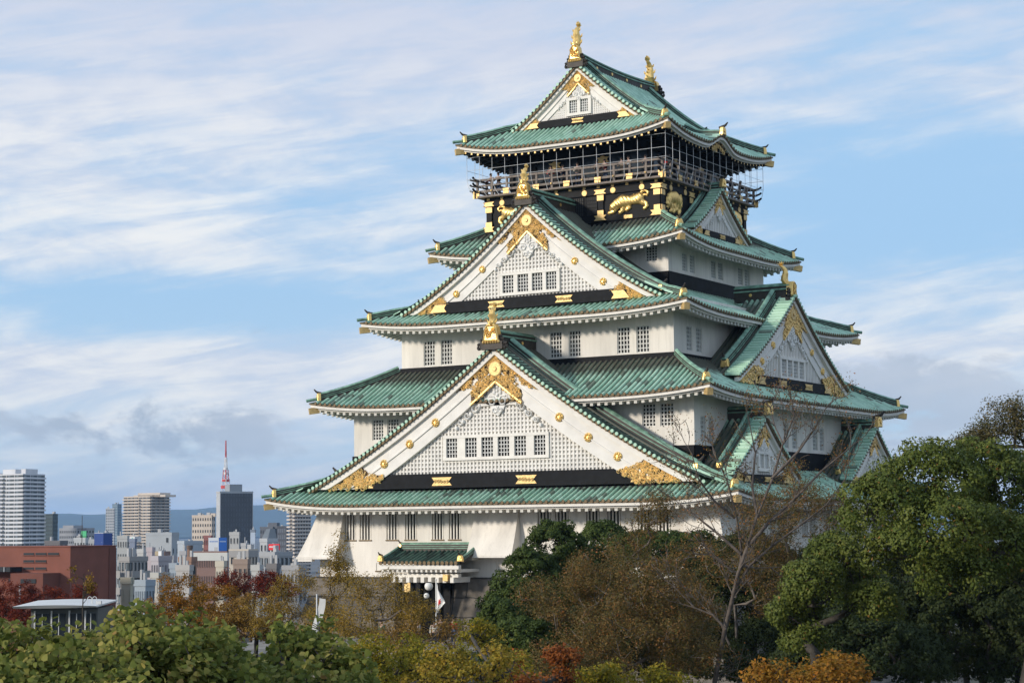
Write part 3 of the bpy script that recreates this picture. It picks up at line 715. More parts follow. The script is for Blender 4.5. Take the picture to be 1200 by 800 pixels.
def slope_pair(s, centre, d_front, d_back, zs, smax, g, spacing=.44, dark=.6, uidx=500, vt=1.0):
    """the two tiled slopes of a dormer, ribs running down the slope"""
    T0 = SIDE(s); T = lambda u, d, z: Vector(T0(u+centre, d, z)); mb = MB()
    n = int((d_front-d_back)/spacing); du = (d_front-d_back)/n
    for sg in (-1, 1):
        for i in range(n):
            a = d_back+du*i; b = a+du; c = (a+b)/2; M = 10; xs = [smax*j/M for j in range(M+1)]
            for j in range(M): mb.quad(T(sg*xs[j], a, zs(xs[j])), T(sg*xs[j], b, zs(xs[j])), T(sg*xs[j+1], b, zs(xs[j+1])), T(sg*xs[j+1], a, zs(xs[j+1])), 1)
            if c > d_front-1.0: continue
            K = 5; r = .135; vs = []; uvs = []; dd = T(0, 1, 0)-T(0, 0, 0); dist = 0
            for q, x in enumerate(xs):
                if q: dist += math.hypot(xs[q]-xs[q-1], zs(xs[q])-zs(xs[q-1]))
                p = T(sg*x, c, zs(x))
                for j in range(K): an = PI*j/(K-1); vs.append(p+dd*math.cos(an)*r+Vector((0, 0, math.sin(an)*r*1.15))); uvs.append((i+uidx+sg*60+.5, dist))
            mb.add(vs, [(q*K+j, q*K+j+1, (q+1)*K+j+1, (q+1)*K+j) for q in range(M) for j in range(K-1)], 0, uvs)
            mb.disc(T(sg*smax, c, zs(smax)+.04), (T(sg, 0, 0)-T(0, 0, 0)), .16, .05, 8, 2)
    return part(mb, 'dormer_roof', [tile_mat('dormer_verdigris_shade', G_LO, G_HI, G_DK, dark, vt), 'valley', 'bronze'], g)  # brown past vt puts the shade of these slopes into the tile colour
def main_ridge(s, centre, d0, d1, z, g, w=.62, h=.95, sag=.0, studs=()):
    """box ridge with stepped courses and a round cover tile"""
    T0 = SIDE(s); T = lambda u, d, z: Vector(T0(u+centre, d, z)); mb = MB(); N = 14
    for a0, a1, ww, mi in ((-.25, .50, w, 1), (.504, .62, w*1.25, 0), (.625, .80, w*.85, 1), (.804, .90, w*1.15, 0)):
        path = [T(0, d0+(d1-d0)*i/N, z+h*0+sag*(2*i/N-1)**2) for i in range(N+1)]
        mb.sweep(path, [(-ww/2, a0*h), (ww/2, a0*h), (ww/2, a1*h), (-ww/2, a1*h)], mi)
    path = [T(0, d0+(d1-d0)*i/N, z+h*.9+sag*(2*i/N-1)**2) for i in range(N+1)]
    mb.sweep(path, [(-.2, 0), (.2, 0), (.16, .12), (0, .18), (-.16, .12)], 0)
    for k in studs:
        for sd in (-1, 1):
            dd = d0+(d1-d0)*k; c = T(sd*w*.5, dd, z+h*.25); mb.disc(c, T(sd, 0, 0)-T(0, 0, 0), .13, .05, 8, 2)
    return part(mb, 'main_ridge', ['ridge_g', 'brown', 'gold'], g)
def shachi(p, fwd, parent, H=2.5, lean=.0):
    """gilded fish-tiger: head down on a bell pedestal, scaled body curving up to a forked tail"""
    p = Vector(p); f = Vector((fwd[0], fwd[1], 0)).normalized(); sd = Vector((-f.y, f.x, 0)); Z = Vector((0, 0, 1)); k = H/2.6; mb = MB()
    # spine from the head (front, low) up and slightly back to the tail
    sp = [(.34, .10), (.16, .24), (.0, .52), (.04, .88), (.14, 1.2), (.10, 1.52), (-.10, 1.82), (-.34, 2.0), (-.46, 2.25)]; rr = [.30, .40, .45, .42, .36, .29, .22, .16, .09]
    pts = [p+f*a*k*(1+lean)+Z*b*k for a, b in sp]
    mb.sweep(pts, [(math.cos(2*PI*q/8)*.85, math.sin(2*PI*q/8)) for q in range(8)], 0, scale=[r*k for r in rr], up=sd)
    # tail fork
    for an in (-1.0, -.45, .1, .6): 
        a = pts[-2]; b = a+f*math.sin(an)*.55*k+Z*math.cos(an)*.55*k; mb.sweep([a, (a+b)/2+f*.05*k, b], [(.16, 0), (0, .08), (-.16, 0), (0, -.08)], 0, scale=[k, k*1.2, k*.15], up=f)
    # dorsal and side fins, snout, eyes, whisker scrolls
    for i in range(2, 7):
        q = pts[i]-f*rr[i]*k*.9; mb.sweep([q, q-f*.20*k+Z*.16*k], [(.03, 0), (0, .10), (-.03, 0), (0, -.10)], 0, scale=[k, k*.2], up=sd)
    for sg in (-1, 1):
        for i, ln in ((1, .42), (3, .36), (5, .26)):
            q = pts[i]+sd*sg*rr[i]*k*.7; mb.sweep([q, q+sd*sg*ln*.6*k+Z*ln*.35*k, q+sd*sg*ln*k*.8+Z*ln*k], [(.10, 0), (0, .04), (-.10, 0), (0, -.04)], 0, scale=[k, k, k*.2], up=f)
        mb.ball(pts[1]+sd*sg*.2*k+f*.22*k+Z*.12*k, .085*k, 0, 6, 5)
    mb.ball(pts[0]+f*.18*k+Z*.02*k, (.24*k, .24*k, .16*k), 0); mb.ball(pts[0]+f*.14*k-Z*.14*k, (.19*k, .19*k, .09*k), 0)
    return part(mb, 'ridge_fish', ['gold'], parent)
def bell_plinth(p, fwd, parent, w=.75, h=1.15):
    p = Vector(p); f = Vector((fwd[0], fwd[1], 0)).normalized(); sd = Vector((-f.y, f.x, 0)); mb = MB()
    prof = [(-1.0, 0), (1.0, 0), (.86, .45), (.74, .8), (.5, .97), (0, 1.0), (-.5, .97), (-.74, .8), (-.86, .45)]; n = len(prof)
    F = lambda sc, d: [p+sd*a*w*.5*sc*1.25+Vector((0, 0, b*h*sc+(1-sc)*h*.35))+f*d for a, b in prof]
    vs = F(1, -.30)+F(1, .16)+F(.86, .22)+F(.74, .17); fs = [tuple(range(n))[::-1], tuple(range(3*n, 4*n))]
    for l in range(3):
        for k in range(n): fs.append((l*n+k, l*n+(k+1) % n, (l+1)*n+(k+1) % n, (l+1)*n+k))
    mb.add(vs, fs, 0)
    Z = Vector((0, 0, 1))
    for k in range(14):
        a = random.uniform(-.5, .5)*w; b = random.uniform(.15, .75)*h
        curl(mb, p+f*.20+sd*a*.8+Z*b, sd, Z, .13, .035, 1.2, k, 0, f)
    for k in range(7): mb.ball(p+f*.1+sd*(k-3)*w*.2+Z*(-.03), (.1, .1, .13), 0, 5, 4)
    g = part(mb, 'bell_plinth', ['gold'], parent)
    mb = MB()
    for sg in (-1, 1):
        for a, b, r in ((.75, -.05, .24), (.98, -.35, .22), (.62, .22, .18)): curl(mb, p+sd*sg*a*w*1.05+Z*b-f*.1, sd*sg, Z, r, .12, 1.0, 1, 0, f)
    mb.box(-w*.85, w*.85, -.30, .08, -.55, .0, 0, lambda x, y, z: p+sd*x+f*y+Z*z)
    part(mb, 'ridge_end_scrolls', ['brown'], parent)
# --- verge curves (white lip top edge) and roof profiles share one parabola
def mk(R, off): return lambda x: R.h(R.ex-x)-off
zv1 = mk(R1, .42)
g1 = gable(0, 0, 18.0, 18.75, zv1, 15.9, 6.35, roof1, dict(bw=1.55, beam=.98, beam_half=11.9, win=(-4.36, 3.86, 8.44, 9.78), nwin=6, wlist=[(-4.34, -3.42), (-2.74, -1.78), (-1.38, -.42), (-.03, .92), (1.33, 2.28), (2.92, 3.84)],
      plates=[-4.6, 2.4, 8.0][:2]+[], ros=[5.1, 7.35, 9.6], foot=(9.6, 15.2), peak=3.5, dark=.45, pend=1.0, lat=.30))
zv3 = mk(R3, .38)
g3 = gable(0, 0, 13.7, 14.25, zv3, 10.9, 19.35, roof3, dict(bw=1.35, beam=.78, beam_half=8.1, big=.85, win=(-2.2, 2.38, 20.48, 21.74), nwin=4, wlist=[(-2.18, -1.25), (-.9, 0), (.32, 1.2), (1.5, 2.36)],
      plates=[-2.6, 3.1], ros=[3.9, 6.2], foot=(6.2, 10.3), peak=3.3, dark=.3, pend=.95, lat=.29))
zv5 = mk(R5, .32)
g5 = gable(0, 0, 5.9, 6.45, zv5, 5.5, 34.15, roof5, dict(bw=.85, beam=.55, beam_half=4.3, big=.62, win=(-.85, .82, 35.05, 36.02), nwin=2, wlist=[(-.83, -.15), (.13, .8)], plates=[0.0], ros=[], foot=(3.0, 5.2), peak=2.5, dark=.12, pend=.85, lat=.18, verge_w=.85))
g5b = gable(2, 0, 5.9, 6.45, zv5, 5.5, 34.15, roof5, dict(bw=.85, beam=.55, beam_half=4.3, big=.62, win=(-.85, .82, 35.05, 36.02), nwin=2, wlist=[(-.83, -.15), (.13, .8)], plates=[0.0], ros=[], foot=(3.0, 5.2), peak=2.5, dark=.12, pend=.85, lat=.18, verge_w=.85))
main_ridge(0, 0, 12.5, 18.3, R1.h(R1.ex)-.05, g1, .7, .95, studs=(.5,))
main_ridge(0, 0, 6.8, 13.9, R3.h(R3.ex)-.10, g3, .62, .95, studs=(.4, .75))
main_ridge(0, 0, -6.1, 6.1, R5.h(R5.ex)-.12, g5, .55, .72, sag=.22, studs=(.2, .4, .6, .8))
bell_plinth((0, -18.95, R1.h(R1.ex)+.05), (0, -1), g1, 1.05, 1.25); shachi((0, -18.75, R1.h(R1.ex)+1.2), (0, -1), g1, 1.75, .3)
bell_plinth((0, -14.45, R3.h(R3.ex)+.05), (0, -1), g3, .85, 1.1); shachi((0, -14.25, R3.h(R3.ex)+1.1), (0, -1), g3, 1.55, .3)
bell_plinth((0, -6.55, R5.h(R5.ex)+.15), (0, -1), g5, .80, 1.15); shachi((0, -6.25, R5.h(R5.ex)+1.2), (0, -1), g5, 2.15)
bell_plinth((0, 6.55, R5.h(R5.ex)+.15), (0, 1), g5b, .80, .9); shachi((0, 5.75, R5.h(R5.ex)+.75), (0, 1), g5b, 2.3)
# --- east gables (dormers on the skirts)
def dorm(zt, z1, x1, curve=.22):
    """verge height falling from zt at the ridge to z1 at x1, slightly concave"""
    def f(x):
        t = x/x1; return zt+(z1-zt)*(t+curve*t*(1-t))
    return f
zvE = dorm(20.25, 13.75, 10.1)
gE = gable(1, 0, 14.3, 14.85, zvE, 10.1, 13.45, roof2, dict(bw=1.3, beam=.72, beam_half=6.6, big=.85, win=(-2.1, 2.1, 14.35, 15.6), nwin=4, wlist=[(-2.05, -1.2), (-.95, -.12), (.12, .95), (1.2, 2.05)], plates=[-2.4, 2.4], ros=[3.6, 5.6], foot=(5.3, 9.4), peak=3.2, dark=.3, pend=.95, lat=.29, vertical_only=True, desc_end=8.9))
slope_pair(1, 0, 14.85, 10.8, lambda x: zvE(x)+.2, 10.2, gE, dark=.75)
main_ridge(1, 0, 10.0, 14.5, 20.45, gE, .62, .95, studs=(.3,))
bell_plinth((14.6, 0, 20.55), (1, 0), gE, .72, 1.0); shachi((14.0, 0, 21.3), (1, 0), gE, 1.9)
zvD = dorm(28.85, 25.3, 5.0)
gD = gable(1, 0, 8.55, 9.0, zvD, 5.0, 25.15, roof4, dict(bw=.75, beam=.5, beam_half=3.0, big=.55, plates=[0], ros=[], foot=(2.6, 4.7), peak=2.0, dens=.5, dark=.25, pend=.8, lat=.3, vertical_only=True, verge_w=.8, desc_end=4.6))
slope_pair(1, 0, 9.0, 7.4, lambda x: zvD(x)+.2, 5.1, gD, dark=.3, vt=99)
main_ridge(1, 0, 7.3, 8.8, 28.95, gD, .4, .6); demon_tile((9.1, 0, 29.2), (1, 0), gD, 1.05)
zvS = dorm(10.7, 6.5, 5.9, .18)
for cy in (-10.45, 10.45):
    gS = gable(1, cy, 16.5, 16.95, zvS, 5.7, 6.35, roof1, dict(bw=.85, beam=.55, beam_half=3.6, big=.6, win=(-.75, .75, 7.35, 8.3), nwin=2, wlist=[(-.7, -.12), (.12, .7)], plates=[0], ros=[], foot=(3.0, 5.2), peak=2.2, dens=.5, dark=.3, pend=.8, lat=.3, vertical_only=True, verge_w=.8, desc_end=5.0))
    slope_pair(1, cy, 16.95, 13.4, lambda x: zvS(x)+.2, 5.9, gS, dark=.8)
    main_ridge(1, cy, 13.5, 16.7, 10.8, gS, .5, .8); demon_tile((17.1, cy, 11.0), (1, 0), gS, 1.3)
# continue the front slopes' own descending lines on the back
# ------------------------------------------------------------------ black tier
mb = MB(); bx, by = 7.5, 7.4
mb.box(-bx, bx, -by, by, 24.2, 29.0)
blk = part(mb, 'black_wall', ['black'])
posts = [-7.3, -2.55, 2.55, 7.3]
def fit(mbx, T, u, z, w, h, D):
    """fish-tail gilt fitting"""
    pts = [(-w, -h*.5), (-w*.62, 0), (-w, h*.5), (w, h*.5), (w*.62, 0), (w, -h*.5)]
    vs = [T(u+a, D, z+b) for a, b in pts]+[T(u+a, D+.05, z+b) for a, b in pts]
    mbx.add(vs, [(6, 7, 10, 11), (7, 8, 9, 10), (0, 1, 7, 6), (1, 2, 8, 7), (2, 3, 9, 8), (3, 4, 10, 9), (4, 5, 11, 10), (5, 0, 6, 11)])
for s in range(4):
    T = SIDE(s); Lu, Ld = (bx, by) if s % 2 == 0 else (by, bx)
    mb = MB(); gd = MB()
    for u in posts:
        uu = u*Lu/7.5; mb.box(uu-.22, uu+.22, Ld+.005, Ld+.12, 24.6, 28.2, 0, T)
        gd = MB(); fit(gd, T, uu, 28.40, .52, .34, Ld+.17); gd.box(uu-.28, uu+.28, Ld+.125, Ld+.17, 27.75, 28.16, 0, T); part(gd, 'gilded_post_cap', ['goldflat'], blk)
        gd = MB(); gd.box(uu-.26, uu+.26, Ld+.125, Ld+.17, 26.4, 27.0, 0, T); fit(gd, T, uu, 26.42, .52, .38, Ld+.20); part(gd, 'gilded_post_foot', ['goldflat'], blk)
    mb.box(-Lu-.15, Lu+.15, Ld+.006, Ld+.16, 28.2, 28.62, 0, T); mb.box(-Lu-.12, Lu+.12, Ld+.006, Ld+.14, 26.15, 26.5, 0, T); mb.box(-Lu-.2, Lu+.2, Ld+.006, Ld+.20, 28.63, 29.0, 0, T)
    for k in range(13):
        u = -Lu+.2+(2*Lu-.4)*k/12; gd = MB(); gd.box(u-.115, u+.115, Ld+.205, Ld+.25, 28.70, 28.92, 0, T); part(gd, 'gilded_stud', ['goldflat'], blk)
        if k % 2 == 1: gd = MB(); gd.disc(Vector(T(u, Ld+.165, 28.42)), Vector(T(u, 1, 0))-Vector(T(u, 0, 0)), .24, .05, 10); part(gd, 'gilded_boss', ['goldflat'], blk)
    for u in (-4.9, 4.9, 0): gd = MB(); gd.disc(Vector(T(u*Lu/7.5-.2, Ld+.145, 26.32)), Vector(T(0, 1, 0))-Vector(T(0, 0, 0)), .17, .05, 8); gd.box(u*Lu/7.5-.35, u*Lu/7.5+.35, Ld+.145, Ld+.19, 26.2, 26.45, 0, T); part(gd, 'gilded_cloud_plate', ['goldflat'], blk)
    part(mb, 'black_timber', ['black'], blk)
    mb = MB()
    for u in (-1.75, -.6, .6, 1.75):
        mb.box(u-.45, u+.45, Ld+.004, Ld+.03, 26.75, 28.1, 0, T)
        for k in range(6): mb.box(u-.43+k*.17, u-.39+k*.17, Ld+.031, Ld+.06, 26.75, 28.1, 1, T)
        for k in range(1, 5): mb.box(u-.45, u+.45, Ld+.031, Ld+.055, 26.75+k*.27-.02, 26.75+k*.27+.02, 1, T)
    part(mb, 'lattice_shutter', ['pane', 'slate'], blk)
def relief(s, uc, zc, D, sc, flip, caps, name='tiger_relief', parent=blk):
    """low gilded relief: one continuous domed surface grown from limb capsules (u, z, r)"""
    T0 = SIDE(s); st = .045; mb = MB(); us = np.arange(-2.1, 2.1, st); zs = np.arange(-1.1, 1.1, st)
    UU, ZZ = np.meshgrid(us, zs, indexing='ij'); H = np.full(UU.shape, -1.0)
    for (x0, z0, r0, x1, z1, r1) in caps:
        r0, r1 = r0*1.22, r1*1.22
        dx, dz = x1-x0, z1-z0; L2 = dx*dx+dz*dz+1e-9; t = np.clip(((UU-x0)*dx+(ZZ-z0)*dz)/L2, 0, 1)
        d = np.hypot(UU-x0-t*dx, ZZ-z0-t*dz); r = r0+(r1-r0)*t; h = r**2-d**2; H = np.maximum(H, np.where(h > 0, np.sqrt(np.maximum(h, 0)), h-.02))
    H = np.where(H > 0, .05+.75*H+.02*np.sin(UU*23+ZZ*17), H)
    idx = {}; vs = []; fs = []
    def vid(i, j):
        if (i, j) not in idx:
            idx[(i, j)] = len(vs); u = us[i]*(-1 if flip else 1); vs.append(T0(uc+u*sc, D+max(0.0, H[i, j])*sc*.8, zc+zs[j]*sc))
        return idx[(i, j)]
    for i in range(len(us)-1):
        for j in range(len(zs)-1):
            if (H[i:i+2, j:j+2] > 0).sum() >= 2: fs.append((vid(i, j), vid(i+1, j), vid(i+1, j+1), vid(i, j+1)))
    mb.add(vs, fs); return part(mb, name, ['gold'], parent, smooth=True)
TIG = [(-1.35, -.15, .27, -1.15, .0, .26), (-1.55, -.32, .13, -1.4, -.25, .16), (-1.30, .17, .07, -1.24, .22, .06), (-1.05, .05, .30, -.55, .18, .40), (-.55, .18, .40, .25, .18, .27), (.25, .18, .27, .85, .30, .34), (-.05, .42, .08, .95, .50, .18),
       (-1.0, -.15, .17, -1.35, -.55, .12), (-1.35, -.55, .12, -1.75, -.62, .11), (-.45, -.1, .19, -.62, -.55, .13), (-.62, -.55, .13, -.82, -.66, .12), (-.25, -.05, .18, .0, -.35, .12), (0, -.35, .12, -.22, -.50, .11),
       (.85, .2, .28, 1.15, -.05, .18), (1.15, -.05, .18, 1.42, -.12, .12), (1.42, -.12, .12, 1.5, -.38, .10), (1.5, -.38, .10, 1.28, -.52, .11),
       (.9, .55, .09, 1.05, .78, .07), (1.05, .78, .07, 1.4, .86, .07), (1.4, .86, .07, 1.62, .68, .065), (1.62, .68, .065, 1.52, .48, .06), (1.52, .48, .06, 1.25, .52, .055), (.35, .48, .05, .38, .62, .05)]
TIG2 = [(-.6, .35, .36, .1, .45, .38), (.1, .45, .38, .7, .25, .34), (-.85, .1, .30, -.95, -.15, .22), (-.95, -.3, .12, -1.0, -.45, .10), (-.5, 0, .2, -.35, -.55, .13), (-.35, -.55, .13, -.55, -.68, .12), (.1, .1, .2, .12, -.5, .12), (.12, -.5, .12, -.05, -.66, .12), (.75, .1, .25, .95, -.35, .13), (.95, -.35, .13, .85, -.68, .13), (.55, 0, .2, .5, -.5, .12),
        (.8, .55, .08, 1.1, .75, .07), (1.1, .75, .07, 1.3, .4, .07), (1.3, .4, .07, 1.25, -.1, .07)]
relief(0, 4.95, 27.35, by+.03, .98, False, TIG); relief(0, -4.95, 27.35, by+.03, .98, True, TIG)
relief(1, -5.3, 27.4, bx+.03, 1.0, False, TIG2); relief(1, 5.3, 27.4, bx+.03, 1.0, True, TIG2)
relief(3, -5.3, 27.4, bx+.03, 1.0, False, TIG2)
# ------------------------------------------------------------------ balcony
mb = MB(); bd = 8.15
mb.box(-bd, bd, -bd, bd, 28.88, 29.02)
bal = part(mb, 'balcony', ['wood'])
for s in range(4):
    T = SIDE(s); rl = MB(); gd = MB()
    for z, r in ((29.36, .085), (29.80, .06), (30.26, .075)): rl.box(-bd-.18, bd+.18, bd-.12-r, bd-.12+r, z-r+.004*(s % 2), z+r+.004*(s % 2), 0, T)
    n = 12
    for k in range(n+1):
        u = -bd+.12+(2*bd-.24)*k/n; rl.box(u-.085, u+.085, bd-.19, bd-.05, 29.02, 30.18, 0, T)
        if k % 2 == 0:
            gd = MB(); gd.box(u-.28, u+.28, bd-.02, bd+.03, 29.26, 29.42, 0, T); gd.box(u-.25, u+.25, bd+.005, bd+.045, 29.0, 29.22, 0, T); part(gd, 'gilded_fitting', ['goldflat'], bal)
        else: gd = MB(); gd.ball(T(u, bd+.0, 29.36), .09, 0, 6, 5); part(gd, 'gilded_stud', ['goldflat'], bal)
    for e in (-1, 1):
        for z in (29.36, 29.80, 30.26):
            rl.sweep([Vector(T(e*(bd+.14), bd-.12, z)), Vector(T(e*(bd+.42), bd-.12, z+.08)), Vector(T(e*(bd+.56), bd-.12, z+.18))], [(-.06, -.06), (.06, -.06), (.06, .06), (-.06, .06)], 1)
        gd = MB(); gd.box(e*(bd)-.2, e*bd+.2, bd-.02, bd+.05, 28.85, 29.35, 0, T); part(gd, 'gilded_corner_cap', ['goldflat'], bal)
    part(rl, 'railing', ['wood', 'black'], bal)
    cg = MB(); cd = 8.62; n = 15
    for k in range(n+1):
        u = -cd+2*cd*k/n
        ue = max(-bd, min(bd, u*.94)); cg.tube([Vector(T(u, cd, 32.25)), Vector(T(u, cd, 30.3)), Vector(T(u*.99, cd-.1, 29.7)), Vector(T(u*.97, cd-.32, 29.25)), Vector(T(ue, bd+.08, 28.95))], .018, 4)
    for z in (32.0, 31.0, 30.3): cg.tube([Vector(T(-cd, cd, z)), Vector(T(cd, cd, z))], .014, 4)
    part(cg, 'safety_cage', ['wire'], bal)
# room behind the balcony
mb = MB(); r = 6.2; mb.box(-r, r, -r, r, 29.2, 29.9)
room = part(mb, 'lookout_room', ['black'])
for s in range(4):
    T = SIDE(s); m2 = MB(); m2.box(-r, r, r-.02+.004*(s % 2), r+.002, 31.5, 34.2, 0, T)
    for k in range(7): u = -r+.15+(2*r-.3)*k/6; m2.box(u-.17, u+.17, r-.3, r+.04, 29.9, 31.5, 0, T)
    part(m2, 'black_timber', ['black'], room)
    m2 = MB(); m2.box(-r+.1, r-.1, r-.22, r-.16, 29.9, 31.5, 0, T); part(m2, 'glazing', [glass_mat('lookout_glass', (.03, .04, .05), .08)], room)
    for u in (-2.1, 2.1): m2 = MB(); fit(m2, T, u, 31.1, .55, .4, r+.045); m2.disc(Vector(T(u, r+.045, 31.1)), Vector(T(0, 1, 0))-Vector(T(0, 0, 0)), .32, .06, 10); part(m2, 'gilded_fitting', ['goldflat'], room)
    # bracket beams under the black eave with gilt ends
    m2 = MB()
    for u in (-6.2, -3.1, 0, 3.1, 6.2): m2.box(u-.15, u+.15, r, 8.5, 32.02, 32.3, 0, T); m2.box(u-.17, u+.17, 8.45, 8.62, 31.98, 32.34, 1, T)
    m2.box(-8.0, 8.0, 7.6, 7.85, 31.98+.003*s, 32.2+.003*s, 0, T)
    part(m2, 'eave_bracket', ['black', 'goldflat'], room)
for s in (1, 3):   # undulating gable: ridge and end tile
    T = SIDE(s); pts = [Vector(T(0, 9.25-w, R5.z(s, 0, w)+.05)) for w in np.linspace(.05, 3.4, 8)]
    ridge_sweep('curved_gable_ridge', pts, roof5, .3, .42); demon_tile(pts[0], tuple((Vector(T(0, 1, 0))-Vector(T(0, 0, 0)))), roof5, 1.0)
    m2 = MB(); z0 = R5.z(s, 0, 0); 
    for sg in (-1, 1):
        for k in range(3): curl(m2, Vector(T(sg*(.25+.35*k), 8.75, z0-.75-.16*k)), Vector(T(sg, 0, 0))-Vector(T(0, 0, 0)), Vector((0, 0, 1)), .25, .06, 1.2, 2, 0, Vector(T(0, 1, 0))-Vector(T(0, 0, 0)))
    part(m2, 'gilded_arabesque', ['goldflat'], roof5)
# ------------------------------------------------------------------ entrance porch
P = lambda *a: a
mb = MB(); y0, y1, zr, ze = -17.35, -20.35, 2.0, 1.0; n = 15; tm = tile_mat('porch_tiles', (.05, .10, .075), (.13, .22, .165), (.018, .022, .018), .8)
xl0, xl1 = -8.75, -2.0
rows = 18
for i in range(rows):
    a = xl0+(xl1-xl0)*i/rows; b = xl0+(xl1-xl0)*(i+1)/rows; c = (a+b)/2
    zf = lambda y: ze+(zr-ze)*((y-y1)/(y0-y1))**1.15
    ys = np.linspace(y1, y0, 6)
    for j in range(5): mb.quad((a, ys[j], zf(ys[j])), (b, ys[j], zf(ys[j])), (b, ys[j+1], zf(ys[j+1])), (a, ys[j+1], zf(ys[j+1])), 1)
    vs = []; uvs = []; K = 5
    for q, y in enumerate(ys):
        for j in range(K): an = PI*j/(K-1); vs.append((c+math.cos(an)*.12, y, zf(y)+math.sin(an)*.13)); uvs.append((i+.5, q*.6))
    mb.add(vs, [(q*K+j, q*K+j+1, (q+1)*K+j+1, (q+1)*K+j) for q in range(5) for j in range(K-1)], 0, uvs); mb.disc((c, y1, ze+.05), (0, -1, 0), .15, .05, 8, 2)
porch = part(mb, 'porch_roof', [tm, 'valley', 'bronze'])
ridge_sweep('main_ridge', [(-8.6, -17.65, 1.95), (-2.15, -17.65, 1.95)], porch, .4, .5)
for x, d in ((-8.65, -1), (-2.1, 1)):
    ridge_sweep('hip_ridge', [(x, -17.9, 1.95), (x+d*.05, -19.0, 1.5), (x+d*.1, -20.0, 1.15)], porch, .22, .28); demon_tile((x+d*.1, -20.1, 1.15), (0, -1), porch, .7); demon_tile((x, -17.65, 2.0), (d, 0), porch, .65)
mb = MB(); mb.box(-8.7, -2.05, -20.25, -19.9, .62, .9); mb.box(-8.5, -2.2, -19.9, -17.3, .40, .62); mb.box(-8.3, -2.5, -19.6, -19.2, .05, .30)
for k in range(16): x = -8.5+k*.41; mb.box(x-.08, x+.08, -20.15, -17.3, .42, .615)
for k in range(9): x = -7.9+k*.62; mb.box(x-.14, x+.14, -19.75, -17.3, -.32, .05)
part(mb, 'porch_bracket', ['trim'], porch)
mb = MB(); mb.box(-3.6, -3.2, -19.9, -19.5, -.2, .25); part(mb, 'gilded_fitting', ['goldflat'], porch); mb = MB(); mb.box(-7.2, -6.7, -19.4, -19.3, -1.0, -.35); part(mb, 'gilded_lantern', ['goldflat'], porch)
mb = MB(); mb.box(-8.0, -4.3, -17.9, -17.75, -4.2, -.32); 
for x in (-7.9, -6.1, -4.4): mb.box(x-.2, x+.2, -19.3, -18.9, -4.2, -.32)
part(mb, 'doorway', ['black'], porch)
# ------------------------------------------------------------------ stone base
mb = MB(); N = 8
def ring(z): t = -z/14.0; o = .35+5.2*t**1.6*.9+1.5*t; return 16.3+o, 17.22+o
for s in range(4):
    T = SIDE(s)
    for k in range(N):
        za, zb_ = -14*k/N, -14*(k+1)/N; (xa, ya), (xb_, yb_) = ring(za), ring(zb_)
        La, Da = (xa, ya) if s % 2 == 0 else (ya, xa); Lb, Db = (xb_, yb_) if s % 2 == 0 else (yb_, xb_)
        # leave the doorway open on the south side
        spans = [(-1, 1)]
        if s == 0 and za > -4.3:
            for (a0, a1, b0, b1) in ((-La, -8.2, -Lb, -8.2), (-4.1, La, -4.1, Lb)): mb.add([T(b0, Db, zb_), T(b1, Db, zb_), T(a1, Da, za), T(a0, Da, za)], [(0, 1, 2, 3)], 0, [(b0, zb_), (b1, zb_), (a1, za), (a0, za)])
        else: mb.add([T(-Lb, Db, zb_), T(Lb, Db, zb_), T(La, Da, za), T(-La, Da, za)], [(0, 1, 2, 3)], 0, [(-Lb+s*7.3, zb_), (Lb+s*7.3, zb_), (La+s*7.3, za), (-La+s*7.3, za)])
x_, y_ = ring(0); mb.box(-x_, x_, -y_+.01, y_, -.02, -.002)
for x in (-8.2, -4.1): mb.add([(x, -17.3, -4.3), (x, -18.9, -4.3), (x, -17.6, 0), (x, -17.3, 0)], [(0, 1, 2, 3)], 0, [(0, -4.3), (1.6, -4.3), (.3, 0), (0, 0)])
part(mb, 'stone_base', ['stone'])
